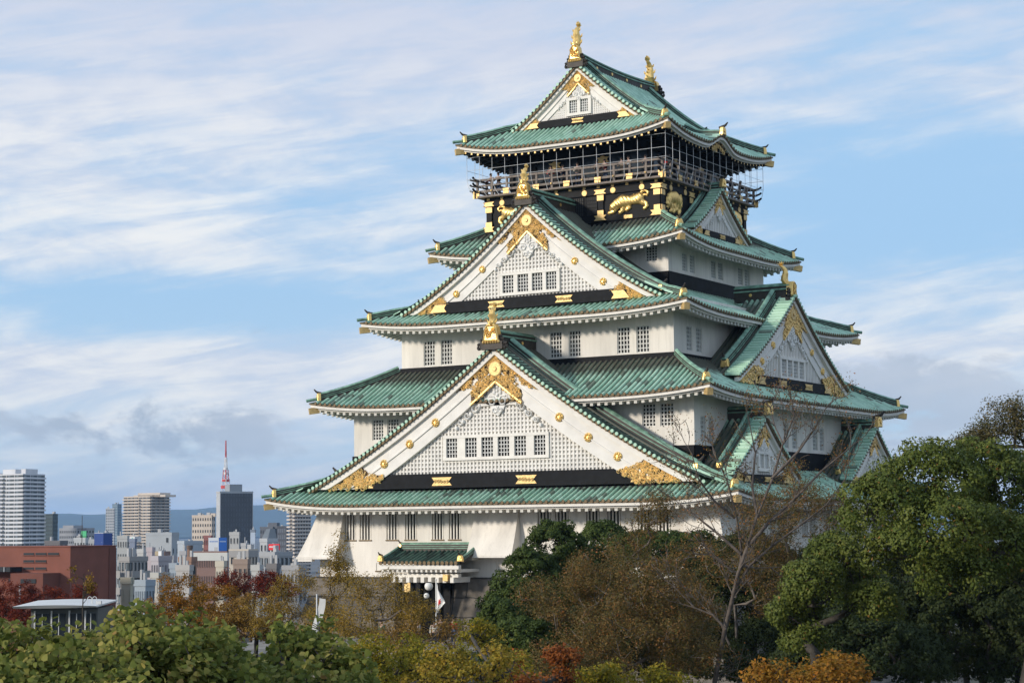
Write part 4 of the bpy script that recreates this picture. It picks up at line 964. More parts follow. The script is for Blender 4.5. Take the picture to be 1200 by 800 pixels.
# measured tables (metres): lobes are x, y, z, horizontal radius, vertical radius
TREES = [
['big', 'broadleaf_tree', 'nearest broadleaf tree with large yellow green leaves filling the bottom left corner', [50.1, -111.3], [[49.3, -111.8, 1.5, 0.8, 0.77], [50.6, -112.1, 1.5, 0.74, 0.64], [49.8, -110.3, 1.2, 0.66, 0.69], [51.1, -113.0, 0.8, 1.43, 0.6], [52.1, -112.3, 0.7, 1.08, 0.72]], {}],
['big', 'broadleaf_tree', 'leafy yellow green tree in front of the white roofed pavilion', [50.1, -108.9], [[49.7, -109.2, 1.6, 0.58, 0.62], [51.0, -109.6, 1.5, 0.8, 0.69], [50.2, -107.7, 1.1, 0.68, 0.68], [51.2, -110.5, 0.9, 1.41, 0.77], [51.6, -109.1, 0.7, 0.8, 0.73]], {}],
['big', 'broadleaf_tree', 'rounded green tree at the bottom edge below the golden saplings', [50.8, -106.2], [[50.8, -106.1, 1.1, 0.7, 0.64], [51.9, -106.6, 0.8, 0.59, 0.59], [49.6, -105.6, 0.6, 0.68, 0.6], [52.1, -107.6, 0.4, 1.24, 0.69]], {}],
['aut', 'autumn_tree', 'olive yellow tree at the bottom edge below the porch', [37.6, -84.6], [[37.5, -84.7, -0.3, 1.08, 0.98], [38.1, -86.6, -0.7, 0.99, 0.89], [37.4, -83.4, -1.1, 1.18, 1.04], [37.4, -82.3, -0.3, 0.8, 0.69]], {'pal': 'olive'}],
['aut', 'autumn_tree', 'golden yellow tree beside the rust maple at the bottom edge', [41.9, -86.7], [[41.9, -86.6, -0.3, 0.96, 0.81], [41.9, -87.8, -0.8, 0.94, 0.8], [41.5, -84.5, -0.5, 0.64, 0.59]], {'pal': 'yellow'}],
['aut', 'autumn_tree', 'small yellow tree with grey twigs under the pale flag', [34.8, -79.2], [[34.4, -79.4, -1.0, 0.85, 0.68], [35.0, -79.0, -1.5, 1.02, 0.85]], {'pal': 'yellow'}],
['aut', 'maple_tree', 'flat topped rust orange maple at the bottom edge', [40.1, -80.7], [[39.9, -80.8, -0.6, 0.64, 0.29], [40.5, -80.3, -1.2, 0.9, 0.35], [40.6, -82.6, -1.3, 0.77, 0.36], [40.9, -80.2, -0.6, 0.48, 0.19]], {'pal': 'rust'}],
['aut', 'autumn_tree', 'bright orange tree in the bottom right before the round evergreen', [51.7, -85.4], [[51.5, -85.5, -0.2, 0.62, 0.53], [52.6, -86.0, -0.4, 0.56, 0.43], [50.2, -85.1, -0.7, 0.77, 0.41], [52.5, -87.2, -0.6, 0.96, 0.51]], {'pal': 'orange'}],
['aut', 'autumn_tree', 'yellow tinged bush under the twiggy brown trees', [41.8, -77.3], [[41.7, -77.2, -1.5, 1.37, 0.6], [40.6, -77.9, -1.7, 1.1, 0.55], [42.9, -76.5, -1.7, 0.93, 0.44]], {'pal': 'olive'}],
['air', 'sapling_tree', 'slender golden tree reaching up before the white stone drop bay', [12.1, -52.8], [[12.3, -53.2, 2.1, 0.65, 1.13], [12.3, -53.0, 0.4, 1.13, 1.21], [11.7, -53.2, -0.9, 1.3, 1.04]], {'pal': 'gold'}],
['air', 'sapling_tree', 'airy golden brown tree left of the entrance porch', [16.1, -55.1], [[16.1, -55.4, 0.3, 1.5, 1.17], [16.0, -53.1, -0.2, 1.27, 1.1], [15.9, -56.6, -0.9, 1.48, 1.07], [17.8, -54.3, -0.6, 0.92, 0.83]], {'pal': 'gold'}],
['air', 'sapling_tree', 'thin brown gold tree in front of the left corner of the stone base', [6.3, -49.3], [[6.5, -49.5, 0.2, 1.29, 0.92], [5.6, -49.9, -1.2, 1.57, 1.2], [7.8, -49.7, -1.4, 1.28, 1.19]], {'pal': 'gold'}],
['air', 'sapling_tree', 'low thinning brown tree under the lamp globes', [21.4, -58.9], [[21.5, -59.0, -1.1, 1.17, 0.78], [20.5, -59.6, -1.5, 1.32, 0.7], [22.5, -58.4, -1.5, 0.93, 0.62]], {'pal': 'brown'}],
['aut', 'autumn_tree', 'large orange brown tree right of the red brick hall', [-7.8, -41.3], [[-8.1, -41.8, -0.4, 1.67, 1.25], [-5.2, -42.4, -0.9, 1.95, 1.34], [-10.6, -40.9, -1.3, 1.38, 0.96], [-7.3, -41.2, -2.2, 3.13, 1.15]], {'pal': 'orange2'}],
['aut', 'autumn_tree', 'sparse golden brown tree between the orange tree and the keep', [1.9, -47.2], [[2.1, -47.3, -1.1, 1.72, 1.15], [3.0, -46.6, -2.0, 1.43, 1.05], [1.0, -47.9, -2.0, 1.63, 1.05]], {'pal': 'brown'}],
['aut', 'maple_tree', 'dark red maple at the left edge before the brick hall', [-40.9, -23.6], [[-40.8, -24.0, -1.6, 1.86, 1.46], [-39.0, -22.9, -1.9, 1.73, 1.46], [-42.6, -25.2, -1.6, 1.59, 1.46], [-40.1, -23.5, -2.6, 3.19, 1.2]], {'pal': 'red'}],
['aut', 'maple_tree', 'small dark red maple rising behind the white roofed pavilion', [-32.9, -24.7], [[-32.6, -25.0, -1.3, 1.03, 0.83], [-33.5, -25.5, -1.8, 0.9, 0.64], [-31.7, -24.4, -2.0, 0.83, 0.51]], {'pal': 'red'}],
['aut', 'maple_tree', 'deep crimson maple between the orange tree and the city blocks', [-19.7, -22.5], [[-19.8, -23.1, -0.3, 1.49, 0.87], [-18.4, -22.2, -0.8, 1.61, 0.87]], {'pal': 'red'}],
['aut', 'maple_tree', 'deep crimson maple beside the left wall of the keep', [-12.2, -27.4], [[-12.3, -28.0, -0.2, 1.29, 0.82], [-11.5, -27.4, -0.7, 1.05, 0.82]], {'pal': 'red'}],
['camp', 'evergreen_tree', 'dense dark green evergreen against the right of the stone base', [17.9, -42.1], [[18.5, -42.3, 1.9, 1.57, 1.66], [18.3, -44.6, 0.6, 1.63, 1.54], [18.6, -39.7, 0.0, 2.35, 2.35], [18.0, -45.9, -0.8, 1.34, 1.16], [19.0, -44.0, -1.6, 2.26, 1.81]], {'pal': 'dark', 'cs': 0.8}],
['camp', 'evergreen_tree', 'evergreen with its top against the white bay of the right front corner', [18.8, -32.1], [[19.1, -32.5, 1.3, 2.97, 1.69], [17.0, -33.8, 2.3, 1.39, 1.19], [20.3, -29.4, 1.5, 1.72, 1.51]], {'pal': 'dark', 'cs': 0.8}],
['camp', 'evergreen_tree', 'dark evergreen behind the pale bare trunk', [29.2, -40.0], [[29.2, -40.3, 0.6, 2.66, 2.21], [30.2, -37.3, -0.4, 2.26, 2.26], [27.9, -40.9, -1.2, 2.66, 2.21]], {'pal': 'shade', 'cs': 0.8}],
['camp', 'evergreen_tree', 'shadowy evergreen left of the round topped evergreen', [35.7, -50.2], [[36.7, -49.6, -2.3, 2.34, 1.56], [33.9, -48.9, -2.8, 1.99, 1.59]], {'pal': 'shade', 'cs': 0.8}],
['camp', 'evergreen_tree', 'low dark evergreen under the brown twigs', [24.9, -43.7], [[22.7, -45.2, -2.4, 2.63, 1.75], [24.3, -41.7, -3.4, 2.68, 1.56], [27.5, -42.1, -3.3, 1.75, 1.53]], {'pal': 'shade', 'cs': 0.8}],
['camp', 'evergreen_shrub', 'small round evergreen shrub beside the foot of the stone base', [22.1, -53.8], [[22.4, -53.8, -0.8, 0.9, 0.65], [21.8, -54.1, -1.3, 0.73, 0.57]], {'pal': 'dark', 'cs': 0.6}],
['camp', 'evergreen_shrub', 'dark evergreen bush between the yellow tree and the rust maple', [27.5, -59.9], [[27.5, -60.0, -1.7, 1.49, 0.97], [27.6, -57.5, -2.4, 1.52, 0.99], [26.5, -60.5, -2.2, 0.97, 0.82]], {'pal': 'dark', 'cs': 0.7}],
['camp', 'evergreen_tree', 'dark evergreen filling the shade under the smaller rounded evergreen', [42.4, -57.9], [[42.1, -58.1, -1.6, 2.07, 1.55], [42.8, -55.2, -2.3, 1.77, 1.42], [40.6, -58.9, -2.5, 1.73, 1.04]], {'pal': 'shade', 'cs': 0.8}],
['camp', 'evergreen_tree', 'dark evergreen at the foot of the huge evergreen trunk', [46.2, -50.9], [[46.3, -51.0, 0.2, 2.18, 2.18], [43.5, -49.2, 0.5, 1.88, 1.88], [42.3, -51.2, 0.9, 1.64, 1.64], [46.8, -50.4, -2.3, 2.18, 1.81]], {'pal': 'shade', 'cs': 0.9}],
['aut', 'autumn_tree', 'yellow green bush at the right end of the terrace', [33.6, -72.8], [[34.2, -72.3, -1.8, 1.12, 0.62], [30.0, -68.0, -0.7, 0.74, 0.54], [32.4, -73.5, -1.5, 0.93, 0.56]], {'pal': 'olive'}],
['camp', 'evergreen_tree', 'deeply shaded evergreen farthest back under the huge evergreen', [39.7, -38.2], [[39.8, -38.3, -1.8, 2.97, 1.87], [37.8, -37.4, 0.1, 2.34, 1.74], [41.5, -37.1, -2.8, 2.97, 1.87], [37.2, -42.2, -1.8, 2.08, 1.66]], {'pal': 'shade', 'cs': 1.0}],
['air', 'autumn_tree', 'wide rust brown tree with fine twigs before the right half of the keep', [30.7, -58.0], [[30.2, -58.6, 1.0, 1.86, 1.19], [33.0, -59.2, 0.7, 2.03, 1.31], [27.9, -57.6, -0.1, 1.9, 1.37], [32.5, -60.5, -1.0, 2.87, 1.22], [33.3, -56.6, -0.5, 1.71, 1.26], [32.0, -61.9, -2.2, 2.83, 0.92], [34.6, -59.2, -1.9, 1.79, 1.08]], {'pal': 'rustbrown', 'dens': 1.9}],
['air', 'autumn_tree', 'brown twiggy tree reaching up the right front corner of the keep', [28.7, -49.7], [[28.9, -50.3, 4.1, 1.06, 1.3], [27.8, -50.8, 2.4, 1.22, 1.06], [29.8, -49.5, 2.0, 1.06, 1.06], [29.1, -49.8, 0.4, 1.63, 1.06]], {'pal': 'rustbrown', 'dens': 0.55}],
['air', 'autumn_tree', 'rust brown tree crowding the side wall of the keep', [32.5, -42.7], [[32.9, -43.3, 5.1, 1.78, 1.44], [33.5, -40.4, 4.0, 1.21, 1.3], [32.6, -45.6, 3.2, 1.66, 1.41], [33.1, -42.8, 1.9, 2.12, 1.44]], {'pal': 'rustbrown', 'dens': 1.6}],
['air', 'autumn_tree', 'brown twiggy thicket tree behind the pale trunk', [32.9, -49.5], [[32.8, -50.1, 1.6, 1.43, 1.43], [34.0, -49.1, 0.4, 1.43, 1.35], [31.6, -50.6, 0.0, 1.35, 1.43]], {'pal': 'rustbrown', 'dens': 0.9}],
['camp', 'camphor_tree', 'huge round topped evergreen filling the right edge', [51.8, -73.5], [[51.0, -74.6, 4.4, 1.49, 1.12], [52.0, -72.8, 4.5, 1.51, 1.19], [52.9, -70.9, 3.8, 1.54, 1.54], [50.0, -76.2, 3.7, 1.15, 0.94], [51.9, -76.2, 3.0, 1.44, 0.92], [50.9, -76.8, 2.4, 1.08, 0.72], [52.9, -74.4, 2.5, 1.2, 1.04], [53.9, -72.5, 2.3, 1.49, 1.22], [52.1, -75.9, 1.8, 0.92, 0.67], [52.4, -71.2, 3.4, 1.26, 0.93]], {'pal': 'camphor', 'cs': 1.0}],
['camp', 'camphor_tree', 'smaller rounded evergreen left of the huge evergreen', [46.8, -71.8], [[46.9, -72.1, 2.2, 0.96, 0.68], [46.5, -73.4, 1.3, 0.95, 0.78], [45.6, -72.7, 0.2, 0.74, 0.74], [46.9, -70.8, 1.2, 0.75, 0.63], [48.1, -72.3, 0.7, 0.67, 0.61], [45.7, -72.5, -0.5, 0.57, 0.51]], {'pal': 'camphor', 'cs': 0.9}],
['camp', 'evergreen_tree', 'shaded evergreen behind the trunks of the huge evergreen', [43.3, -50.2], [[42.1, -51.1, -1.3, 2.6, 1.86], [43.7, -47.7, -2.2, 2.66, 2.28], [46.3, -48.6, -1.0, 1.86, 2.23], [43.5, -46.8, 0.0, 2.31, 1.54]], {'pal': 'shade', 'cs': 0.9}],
['air', 'tall_tree', 'thin leaved tree rising above the huge evergreen on the right', [48.0, -56.8], [[48.4, -57.7, 8.0, 0.81, 0.74], [47.8, -57.9, 7.0, 0.81, 0.47], [49.0, -57.3, 7.1, 0.87, 0.74], [47.1, -58.4, 6.6, 0.61, 0.27]], {'pal': 'thin', 'dens': 0.9}]]
BARE = [
[0.115, [[35.9, -59.1, -5.2], [35.9, -58.9, -3.1], [36.4, -58.9, -1.0], [36.9, -59.1, 0.4], [37.3, -59.4, 1.4], [37.7, -59.3, 2.5], [38.0, -59.0, 3.7], [38.5, -58.4, 5.3], [38.9, -58.2, 6.7], [39.5, -58.3, 7.9]]],
[0.07, [[37.0, -59.1, 0.4], [37.3, -59.0, 2.2], [37.2, -59.2, 3.7], [36.9, -59.4, 5.2], [36.5, -59.6, 6.2]]],
[0.07, [[37.0, -59.1, 0.7], [37.5, -58.7, 1.7], [38.3, -58.2, 2.5], [39.2, -57.5, 3.3], [40.2, -56.8, 4.2], [40.9, -56.3, 5.3]]],
[0.09, [[37.6, -59.0, 2.5], [38.3, -58.4, 3.5], [39.1, -57.7, 4.4], [40.1, -57.0, 5.6], [41.1, -56.2, 6.6]]],
[0.07, [[38.0, -58.9, 3.7], [37.7, -58.7, 5.0], [37.7, -58.3, 6.4], [37.4, -58.1, 7.5]]],
[0.07, [[38.6, -58.7, 5.3], [39.5, -58.0, 6.4], [40.0, -57.5, 7.3], [40.4, -57.1, 8.2]]],
[0.07, [[37.3, -59.1, 2.2], [36.3, -59.3, 3.1], [35.3, -59.5, 3.9], [34.5, -59.6, 4.5]]],
[0.06, [[37.2, -59.4, 3.7], [36.7, -60.3, 4.4], [36.4, -61.1, 5.3], [36.5, -61.7, 6.0]]],
[0.05, [[37.1, -59.1, 1.4], [36.8, -59.5, 1.7], [36.2, -59.9, 2.2]]],
[0.05, [[37.3, -59.0, 1.7], [37.5, -58.2, 1.6], [37.8, -57.3, 1.6]]],
[0.06, [[36.6, -59.2, -0.9], [36.1, -59.4, -0.3], [35.4, -59.7, -0.0], [34.7, -60.0, 0.8]]],
[0.04, [[39.1, -58.6, 6.7], [38.6, -58.3, 7.5], [38.3, -58.0, 8.3]]]]
BLD = [
['city_building', 'tall white apartment tower with long balconies at the left edge of the city', 'building', [-742.8, 660.8, 36.95, 18.2, 37.5, 28.0, -22], 'balc', [0.62, 0.62, 0.63], [0.04, 0.05, 0.05], 26, [6, 3], [[0.522, 0.776, 3.4], [0.896, 0.985, 3.4]], None],
['city_building', 'dark green glass office block right of the white apartment tower', 'building', [-911.7, 854.3, 7.91, 5.51, 17.1, 25.0, -22], 'curtain', [0.035, 0.05, 0.05], [0.05, 0.07, 0.07], 14, [10, 5], None, None],
['city_building', 'wide grey office block with a dark penthouse behind the brick hall', 'building', [-754.4, 716.2, 12.92, 16.91, 6.3, 25.0, -22], 'grid', [0.3, 0.31, 0.33], None, 8, [9, 6], [[0.043, 0.652, 2.5]], None],
['city_building', 'small white building with a green sign on its roof', 'building', [-386.0, 341.5, 4.69, 1.57, 1.3, 25.0, -22], 'grid', [0.55, 0.57, 0.58], None, 4, [4, 2], None, ['sign', [0.08, 0.45, 0.2], 92, 100, 628, 632]],
['city_building', 'white block with a deep blue band round its top', 'building', [-352.6, 314.7, 3.22, 4.41, 2.9, 25.0, -22], 'plain', [0.55, 0.58, 0.62], [0.02, 0.07, 0.28], 5, [3, 3], None, ['band', [0.015, 0.05, 0.22], 5]],
['city_building', 'slim grey tower left of the beige apartment tower', 'building', [-1050.0, 1063.3, 8.6, 1.31, 24.1, 25.0, -22], 'grid', [0.36, 0.38, 0.4], None, 20, [4, 1], None, None],
['city_building', 'slim blue glass tower half hidden by the beige apartment tower', 'building', [-1152.2, 1176.8, 5.98, 5.72, 29.9, 25.0, -22], 'curtain', [0.1, 0.16, 0.22], [0.2, 0.26, 0.3], 22, [5, 3], None, None],
['city_building', 'tall beige apartment tower with a stepped roof', 'building', [-736.5, 760.3, 21.11, 17.93, 25.7, 30.0, -22], 'balc', [0.58, 0.5, 0.42], [0.06, 0.055, 0.05], 26, [7, 4], [[0.429, 1.257, 2.6], [0.257, 1.457, 1.3]], None],
['city_building', 'beige slab with a dense grid of windows left of the dark tower', 'building', [-586.7, 641.6, 12.21, 3.27, 11.9, 25.0, -22], 'grid', [0.52, 0.44, 0.36], None, 11, [8, 2], [[0.92, 1.16, 1.7]], None],
['city_building', 'dark grey office tower with a pale stair strip under the red mast', 'building', [-464.6, 503.3, 4.36, 15.04, 20.4, 60.0, -22], 'curtain', [0.42, 0.43, 0.44], [0.06, 0.07, 0.085], 20, [2, 12], None, ['pent2', 266, 279, 568]],
['city_building', 'dark red framed building beside the blue and white signboards', 'building', [-376.8, 394.2, 2.99, 1.11, 1.6, 25.0, -22], 'grid', [0.22, 0.08, 0.07], None, 6, [4, 1], None, None],
['city_building', 'pale grey block behind the blue and white signboards', 'building', [-290.7, 305.5, 3.28, 0.46, 2.6, 25.0, -22], 'grid', [0.5, 0.5, 0.49], None, 4, [3, 1], None, None],
['city_building', 'narrow pale blue building in front of the dark tower', 'building', [-312.2, 339.3, 1.76, 0.25, 3.5, 25.0, -22], 'plain', [0.45, 0.53, 0.64], None, 9, [2, 1], None, None],
['city_building', 'low dark office block right of the dark tower', 'building', [-528.4, 619.1, 7.42, 4.66, 5.3, 25.0, -22], 'grid', [0.1, 0.11, 0.13], None, 8, [6, 2], [[0.562, 1.25, 2.9]], None],
['city_building', 'dark striped office block touching the keep on the left', 'building', [-510.1, 606.7, 5.45, 1.52, 5.6, 25.0, -22], 'curtain', [0.06, 0.065, 0.08], [0.09, 0.1, 0.12], 9, [5, 2], None, None],
['city_building', 'pale apartment tower glimpsed under the lowest eave of the keep', 'building', [-456.5, 544.0, 6.02, 7.79, 16.6, 60.0, -22], 'balc', [0.56, 0.5, 0.44], [0.08, 0.07, 0.07], 24, [2, 6], None, None],
['city_building', 'white house with a steep grey glazed roof behind the red sign', 'building', [-226.8, 238.8, 2.07, 4.61, 1.0, 25.0, -22], 'grid', [0.58, 0.59, 0.6], None, 4, [2, 3], None, ['slant', 628]],
['city_building', 'beige block carrying the red signboard', 'building', [-205.9, 216.4, 1.72, 0.36, -0.8, 25.0, -22], 'plain', [0.45, 0.38, 0.3], None, 2, [2, 1], None, ['redsign']],
['city_building', 'long brown brick building with a pale roof edge', 'building', [-189.6, 179.3, 8.21, 0.33, -1.4, 25.0, -22], 'grid', [0.2, 0.12, 0.1], None, 4, [14, 1], None, ['band', [0.5, 0.5, 0.47], 1.0]],
['city_building', 'cream block behind the small brown block', 'building', [-198.7, 197.3, 4.92, 3.77, -1.2, 25.0, -22], 'grid', [0.5, 0.44, 0.36], None, 4, [3, 3], None, ['band', [0.3, 0.29, 0.28], 0.8]],
['city_building', 'small brown block in front of the cream block', 'building', [-141.1, 126.7, 2.9, 0.81, -2.1, 25.0, -22], 'grid', [0.27, 0.2, 0.16], None, 3, [3, 1], None, None],
['city_building', 'grey apartment block with open balconies left of the keep', 'building', [-171.7, 172.6, 4.45, 4.76, -1.5, 40.0, -22], 'balc', [0.33, 0.34, 0.35], [0.05, 0.055, 0.06], 6, [3, 4], None, None],
['city_building', 'large windowless pale grey shopping hall under the beige tower', 'building', [-361.5, 356.4, 10.32, 4.18, 2.7, 25.0, -22], 'plain', [0.46, 0.49, 0.51], None, 5, [3, 2], None, ['seams']],
['city_building', 'tall slate grey slab with a white sign box on top', 'building', [-288.9, 259.6, 1.78, 0.85, 1.1, 25.0, -22], 'plain', [0.17, 0.2, 0.27], None, 5, [2, 1], None, ['signbox']],
['city_building', 'light grey office block between the brick hall and the slate slab', 'building', [-304.5, 273.5, 3.43, 0.88, 1.9, 25.0, -22], 'grid', [0.46, 0.47, 0.46], None, 6, [4, 1], None, None],
['city_building', 'low blue grey hall with a curved look behind the chimney', 'building', [-317.8, 312.7, 3.99, 6.27, 0.2, 50.0, -22], 'plain', [0.36, 0.4, 0.44], None, 3, [3, 5], None, None],
['city_building', 'grey apartment block with dark balconies right of the brick hall', 'building', [-165.2, 123.6, 3.6, 3.63, -1.5, 48.0, -22], 'balc', [0.3, 0.29, 0.28], [0.045, 0.055, 0.06], 7, [3, 5], None, None],
['city_building', 'pale mauve apartment block with square windows', 'building', [-174.5, 141.5, 2.73, 3.73, -1.8, 50.0, -22], 'grid', [0.4, 0.37, 0.39], None, 4, [3, 6], None, None],
['city_building', 'pinkish block standing before the shopping hall', 'building', [-223.4, 193.9, 1.47, 1.05, -0.7, 25.0, -22], 'plain', [0.42, 0.36, 0.37], None, 3, [2, 1], None, None],
['city_building', 'small building with a white billboard before the shopping hall', 'building', [-214.3, 187.8, 1.44, 2.06, -1.5, 25.0, -22], 'grid', [0.2, 0.13, 0.11], None, 3, [2, 2], None, ['wboard']],
['city_building', 'rust brown workshop under the brown chimney', 'building', [-162.6, 137.0, 2.74, 1.72, -1.9, 25.0, -22], 'grid', [0.28, 0.16, 0.11], None, 3, [4, 1], None, None],
['city_building', 'cream and white low building beside the orange tree', 'building', [-102.7, 56.1, 1.47, 0.61, -3.2, 25.0, -22], 'plain', [0.58, 0.54, 0.42], None, 3, [3, 1], None, None],
['city_building', 'low blue grey shed behind the orange tree', 'building', [-109.3, 66.2, 1.79, 2.14, -3.8, 25.0, -22], 'grid', [0.34, 0.4, 0.45], None, 2, [5, 3], None, None],
['city_building', 'white flat roofed house above the orange tree', 'building', [-126.8, 88.4, 2.4, 1.83, -3.4, 50.0, -22], 'plain', [0.55, 0.54, 0.5], None, 2, [3, 2], None, None],
['city_building', 'dark jumble of low houses right of the white tower', 'building', [-451.4, 395.9, 7.03, 4.71, 0.2, 25.0, -22], 'grid', [0.13, 0.12, 0.12], None, 3, [6, 2], None, None],
['city_building', 'pale low building behind the radio mast', 'building', [-468.3, 432.6, 6.31, 3.73, 0.5, 25.0, -22], 'grid', [0.44, 0.45, 0.47], None, 3, [5, 2], None, None],
['city_building', 'low cream row of shops under the slate slab', 'building', [-129.5, 98.4, 2.49, 0.98, -2.5, 25.0, -22], 'grid', [0.42, 0.4, 0.38], None, 2, [6, 1], None, None],
['city_building', 'distant brown apartment tower right of the keep', 'building', [-248.4, 728.4, 4.78, 5.52, 34.6, 60.0, -22], 'balc', [0.36, 0.28, 0.26], [0.12, 0.11, 0.12], 18, [2, 4], None, None],
['city_building', 'grey low block at the feet of the keep behind the crimson maple', 'building', [-133.7, 131.3, 3.22, 2.7, -3.2, 25.0, -22], 'grid', [0.45, 0.45, 0.46], None, 3, [4, 2], None, None],
['city_building', 'tiny white house at the foot of the slate slab', 'building', [-232.0, 200.5, 1.72, 1.08, -1.1, 25.0, -22], 'grid', [0.6, 0.6, 0.58], None, 3, [3, 1], None, None],
['city_building', 'flat grey roofed house in front of the blue grey hall', 'building', [-230.4, 213.3, 1.76, 1.1, -1.7, 25.0, -22], 'grid', [0.33, 0.33, 0.34], None, 3, [3, 1], None, None],
['city_building', 'small cream house left of the cream block', 'building', [-131.5, 109.0, 1.51, 0.76, -2.1, 25.0, -22], 'grid', [0.52, 0.47, 0.38], None, 3, [3, 1], None, None],
['city_building', 'low white annex right of the small brown block', 'building', [-120.2, 104.1, 1.47, 0.98, -2.6, 25.0, -22], 'grid', [0.6, 0.6, 0.58], None, 3, [3, 1], None, None],
['city_building', 'dark roofed low house below the red signboard', 'building', [-130.6, 121.4, 1.88, 1.05, -2.7, 25.0, -22], 'grid', [0.16, 0.15, 0.15], None, 3, [4, 1], None, None],
['city_building', 'blue grey house between the mauve block and the workshop', 'building', [-144.7, 112.7, 1.41, 0.78, -2.5, 25.0, -22], 'grid', [0.3, 0.35, 0.4], None, 3, [3, 1], None, None],
['city_building', 'ochre block peeping out behind the mauve apartment block', 'building', [-248.8, 225.6, 2.3, 1.15, -1.9, 25.0, -22], 'grid', [0.42, 0.34, 0.22], None, 3, [3, 1], None, None],
['city_building', 'pale stair tower right of the pale grey block', 'building', [-250.6, 259.7, 1.47, 1.23, -0.2, 25.0, -22], 'grid', [0.5, 0.5, 0.5], None, 4, [2, 1], None, None]]
# ================================================================== TREES
def leaf_mesh(name, C3, S, NR, mats, parent, rnd, fold=.25, aspect=.62, axis_down=0.0, heart=False):
    """one mesh of many small folded leaves: centre, size, normal"""
    n = len(C3); NR = NR/np.maximum(np.linalg.norm(NR, axis=1, keepdims=True), 1e-6)
    A = RNG.normal(size=(n, 3)); A[:, 2] -= axis_down; A -= NR*(A*NR).sum(1, keepdims=True); A /= np.maximum(np.linalg.norm(A, axis=1, keepdims=True), 1e-6)
    B = np.cross(NR, A); S = S[:, None]
    if heart:   # six-cornered leaf folded along its midrib
        V = np.empty((n, 6, 3)); V[:, 0] = C3-A*S*.42; V[:, 3] = C3+A*S*.58-NR*S*.12
        for i, (a_, b_, c_) in ((1, (-.34, .46, -.10)), (2, (.12, .40, -.14)), (4, (.12, -.40, -.14)), (5, (-.34, -.46, -.10))): V[:, i] = C3+A*S*a_+B*S*b_+NR*S*c_
        idx = np.arange(6*n).reshape(n, 6); q = np.concatenate([idx[:, [0, 1, 2, 3]], idx[:, [0, 3, 4, 5]]], axis=1).reshape(-1)
        me = bpy.data.meshes.new(name); me.vertices.add(6*n); me.vertices.foreach_set('co', V.reshape(-1).astype(np.float32)); me.loops.add(8*n); me.loops.foreach_set('vertex_index', q.astype(np.int32)); me.polygons.add(2*n); me.polygons.foreach_set('loop_start', np.arange(0, 8*n, 4).astype(np.int32)); me.update(calc_edges=True)
        at = me.attributes.new('rnd', 'FLOAT', 'POINT'); at.data.foreach_set('value', np.repeat(rnd, 6).astype(np.float32)); me.materials.append(mats); o = bpy.data.objects.new(name, me); COL.objects.link(o); o.parent = parent
        return o
    V = np.empty((n, 4, 3)); V[:, 0] = C3-A*S*.5; V[:, 2] = C3+A*S*.5; V[:, 1] = C3+B*S*.5*aspect-NR*S*fold-A*S*.08; V[:, 3] = C3-B*S*.5*aspect-NR*S*fold-A*S*.08
    me = bpy.data.meshes.new(name); me.vertices.add(4*n); me.vertices.foreach_set('co', V.reshape(-1).astype(np.float32))
    idx = np.arange(4*n).reshape(n, 4); tri = np.concatenate([idx[:, [0, 1, 2]], idx[:, [0, 2, 3]]], axis=1).reshape(-1)
    me.loops.add(6*n); me.loops.foreach_set('vertex_index', tri.astype(np.int32)); me.polygons.add(2*n); me.polygons.foreach_set('loop_start', np.arange(0, 6*n, 3).astype(np.int32))
    me.update(calc_edges=True)
    at = me.attributes.new('rnd', 'FLOAT', 'POINT'); at.data.foreach_set('value', np.repeat(rnd, 4).astype(np.float32))
    me.materials.append(mats); o = bpy.data.objects.new(name, me); COL.objects.link(o); o.parent = parent
    return o
PAL = {
 'big': [(0, (.075, .10, .018)), (.45, (.16, .185, .035)), (.75, (.28, .265, .06)), (.9, (.42, .34, .10)), (1, (.30, .15, .05))],
 'camphor': [(0, (.055, .080, .014)), (.5, (.105, .132, .024)), (.9, (.175, .185, .040)), (1, (.28, .16, .045))],
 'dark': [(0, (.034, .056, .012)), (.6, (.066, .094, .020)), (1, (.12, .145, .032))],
 'shade': [(0, (.022, .034, .011)), (.6, (.040, .054, .016)), (1, (.065, .078, .024))],  # greens darkened to paint in the deep shade beneath the big crowns
 'olive': [(0, (.12, .13, .012)), (.5, (.26, .22, .02)), (1, (.42, .27, .025))],
 'yellow': [(0, (.16, .14, .02)), (.5, (.34, .25, .03)), (1, (.42, .24, .035))],
 'orange': [(0, (.18, .11, .015)), (.5, (.34, .17, .022)), (1, (.42, .15, .02))],
 'orange2': [(0, (.10, .08, .012)), (.5, (.28, .135, .015)), (1, (.42, .16, .015))],
 'rust': [(0, (.15, .045, .010)), (.6, (.32, .095, .02)), (1, (.40, .17, .04))],
 'red': [(0, (.07, .010, .006)), (.6, (.20, .030, .012)), (1, (.34, .07, .015))],
 'brown': [(0, (.13, .085, .02)), (.6, (.28, .155, .03)), (1, (.36, .22, .04))],
 'gold': [(0, (.15, .115, .02)), (.5, (.29, .185, .028)), (1, (.40, .25, .04))],
 'rustbrown': [(0, (.065, .070, .020)), (.4, (.13, .105, .032)), (.8, (.24, .13, .038)), (1, (.38, .14, .045))],
 'thin': [(0, (.07, .08, .03)), (.5, (.13, .115, .045)), (1, (.20, .14, .06))]}
LM = {k: rnd_mat('leaves_'+k, v, transl=.35 if k in ('big', 'yellow', 'orange', 'olive') else .22, rough=.5 if k == 'camphor' else .6) for k, v in PAL.items()}
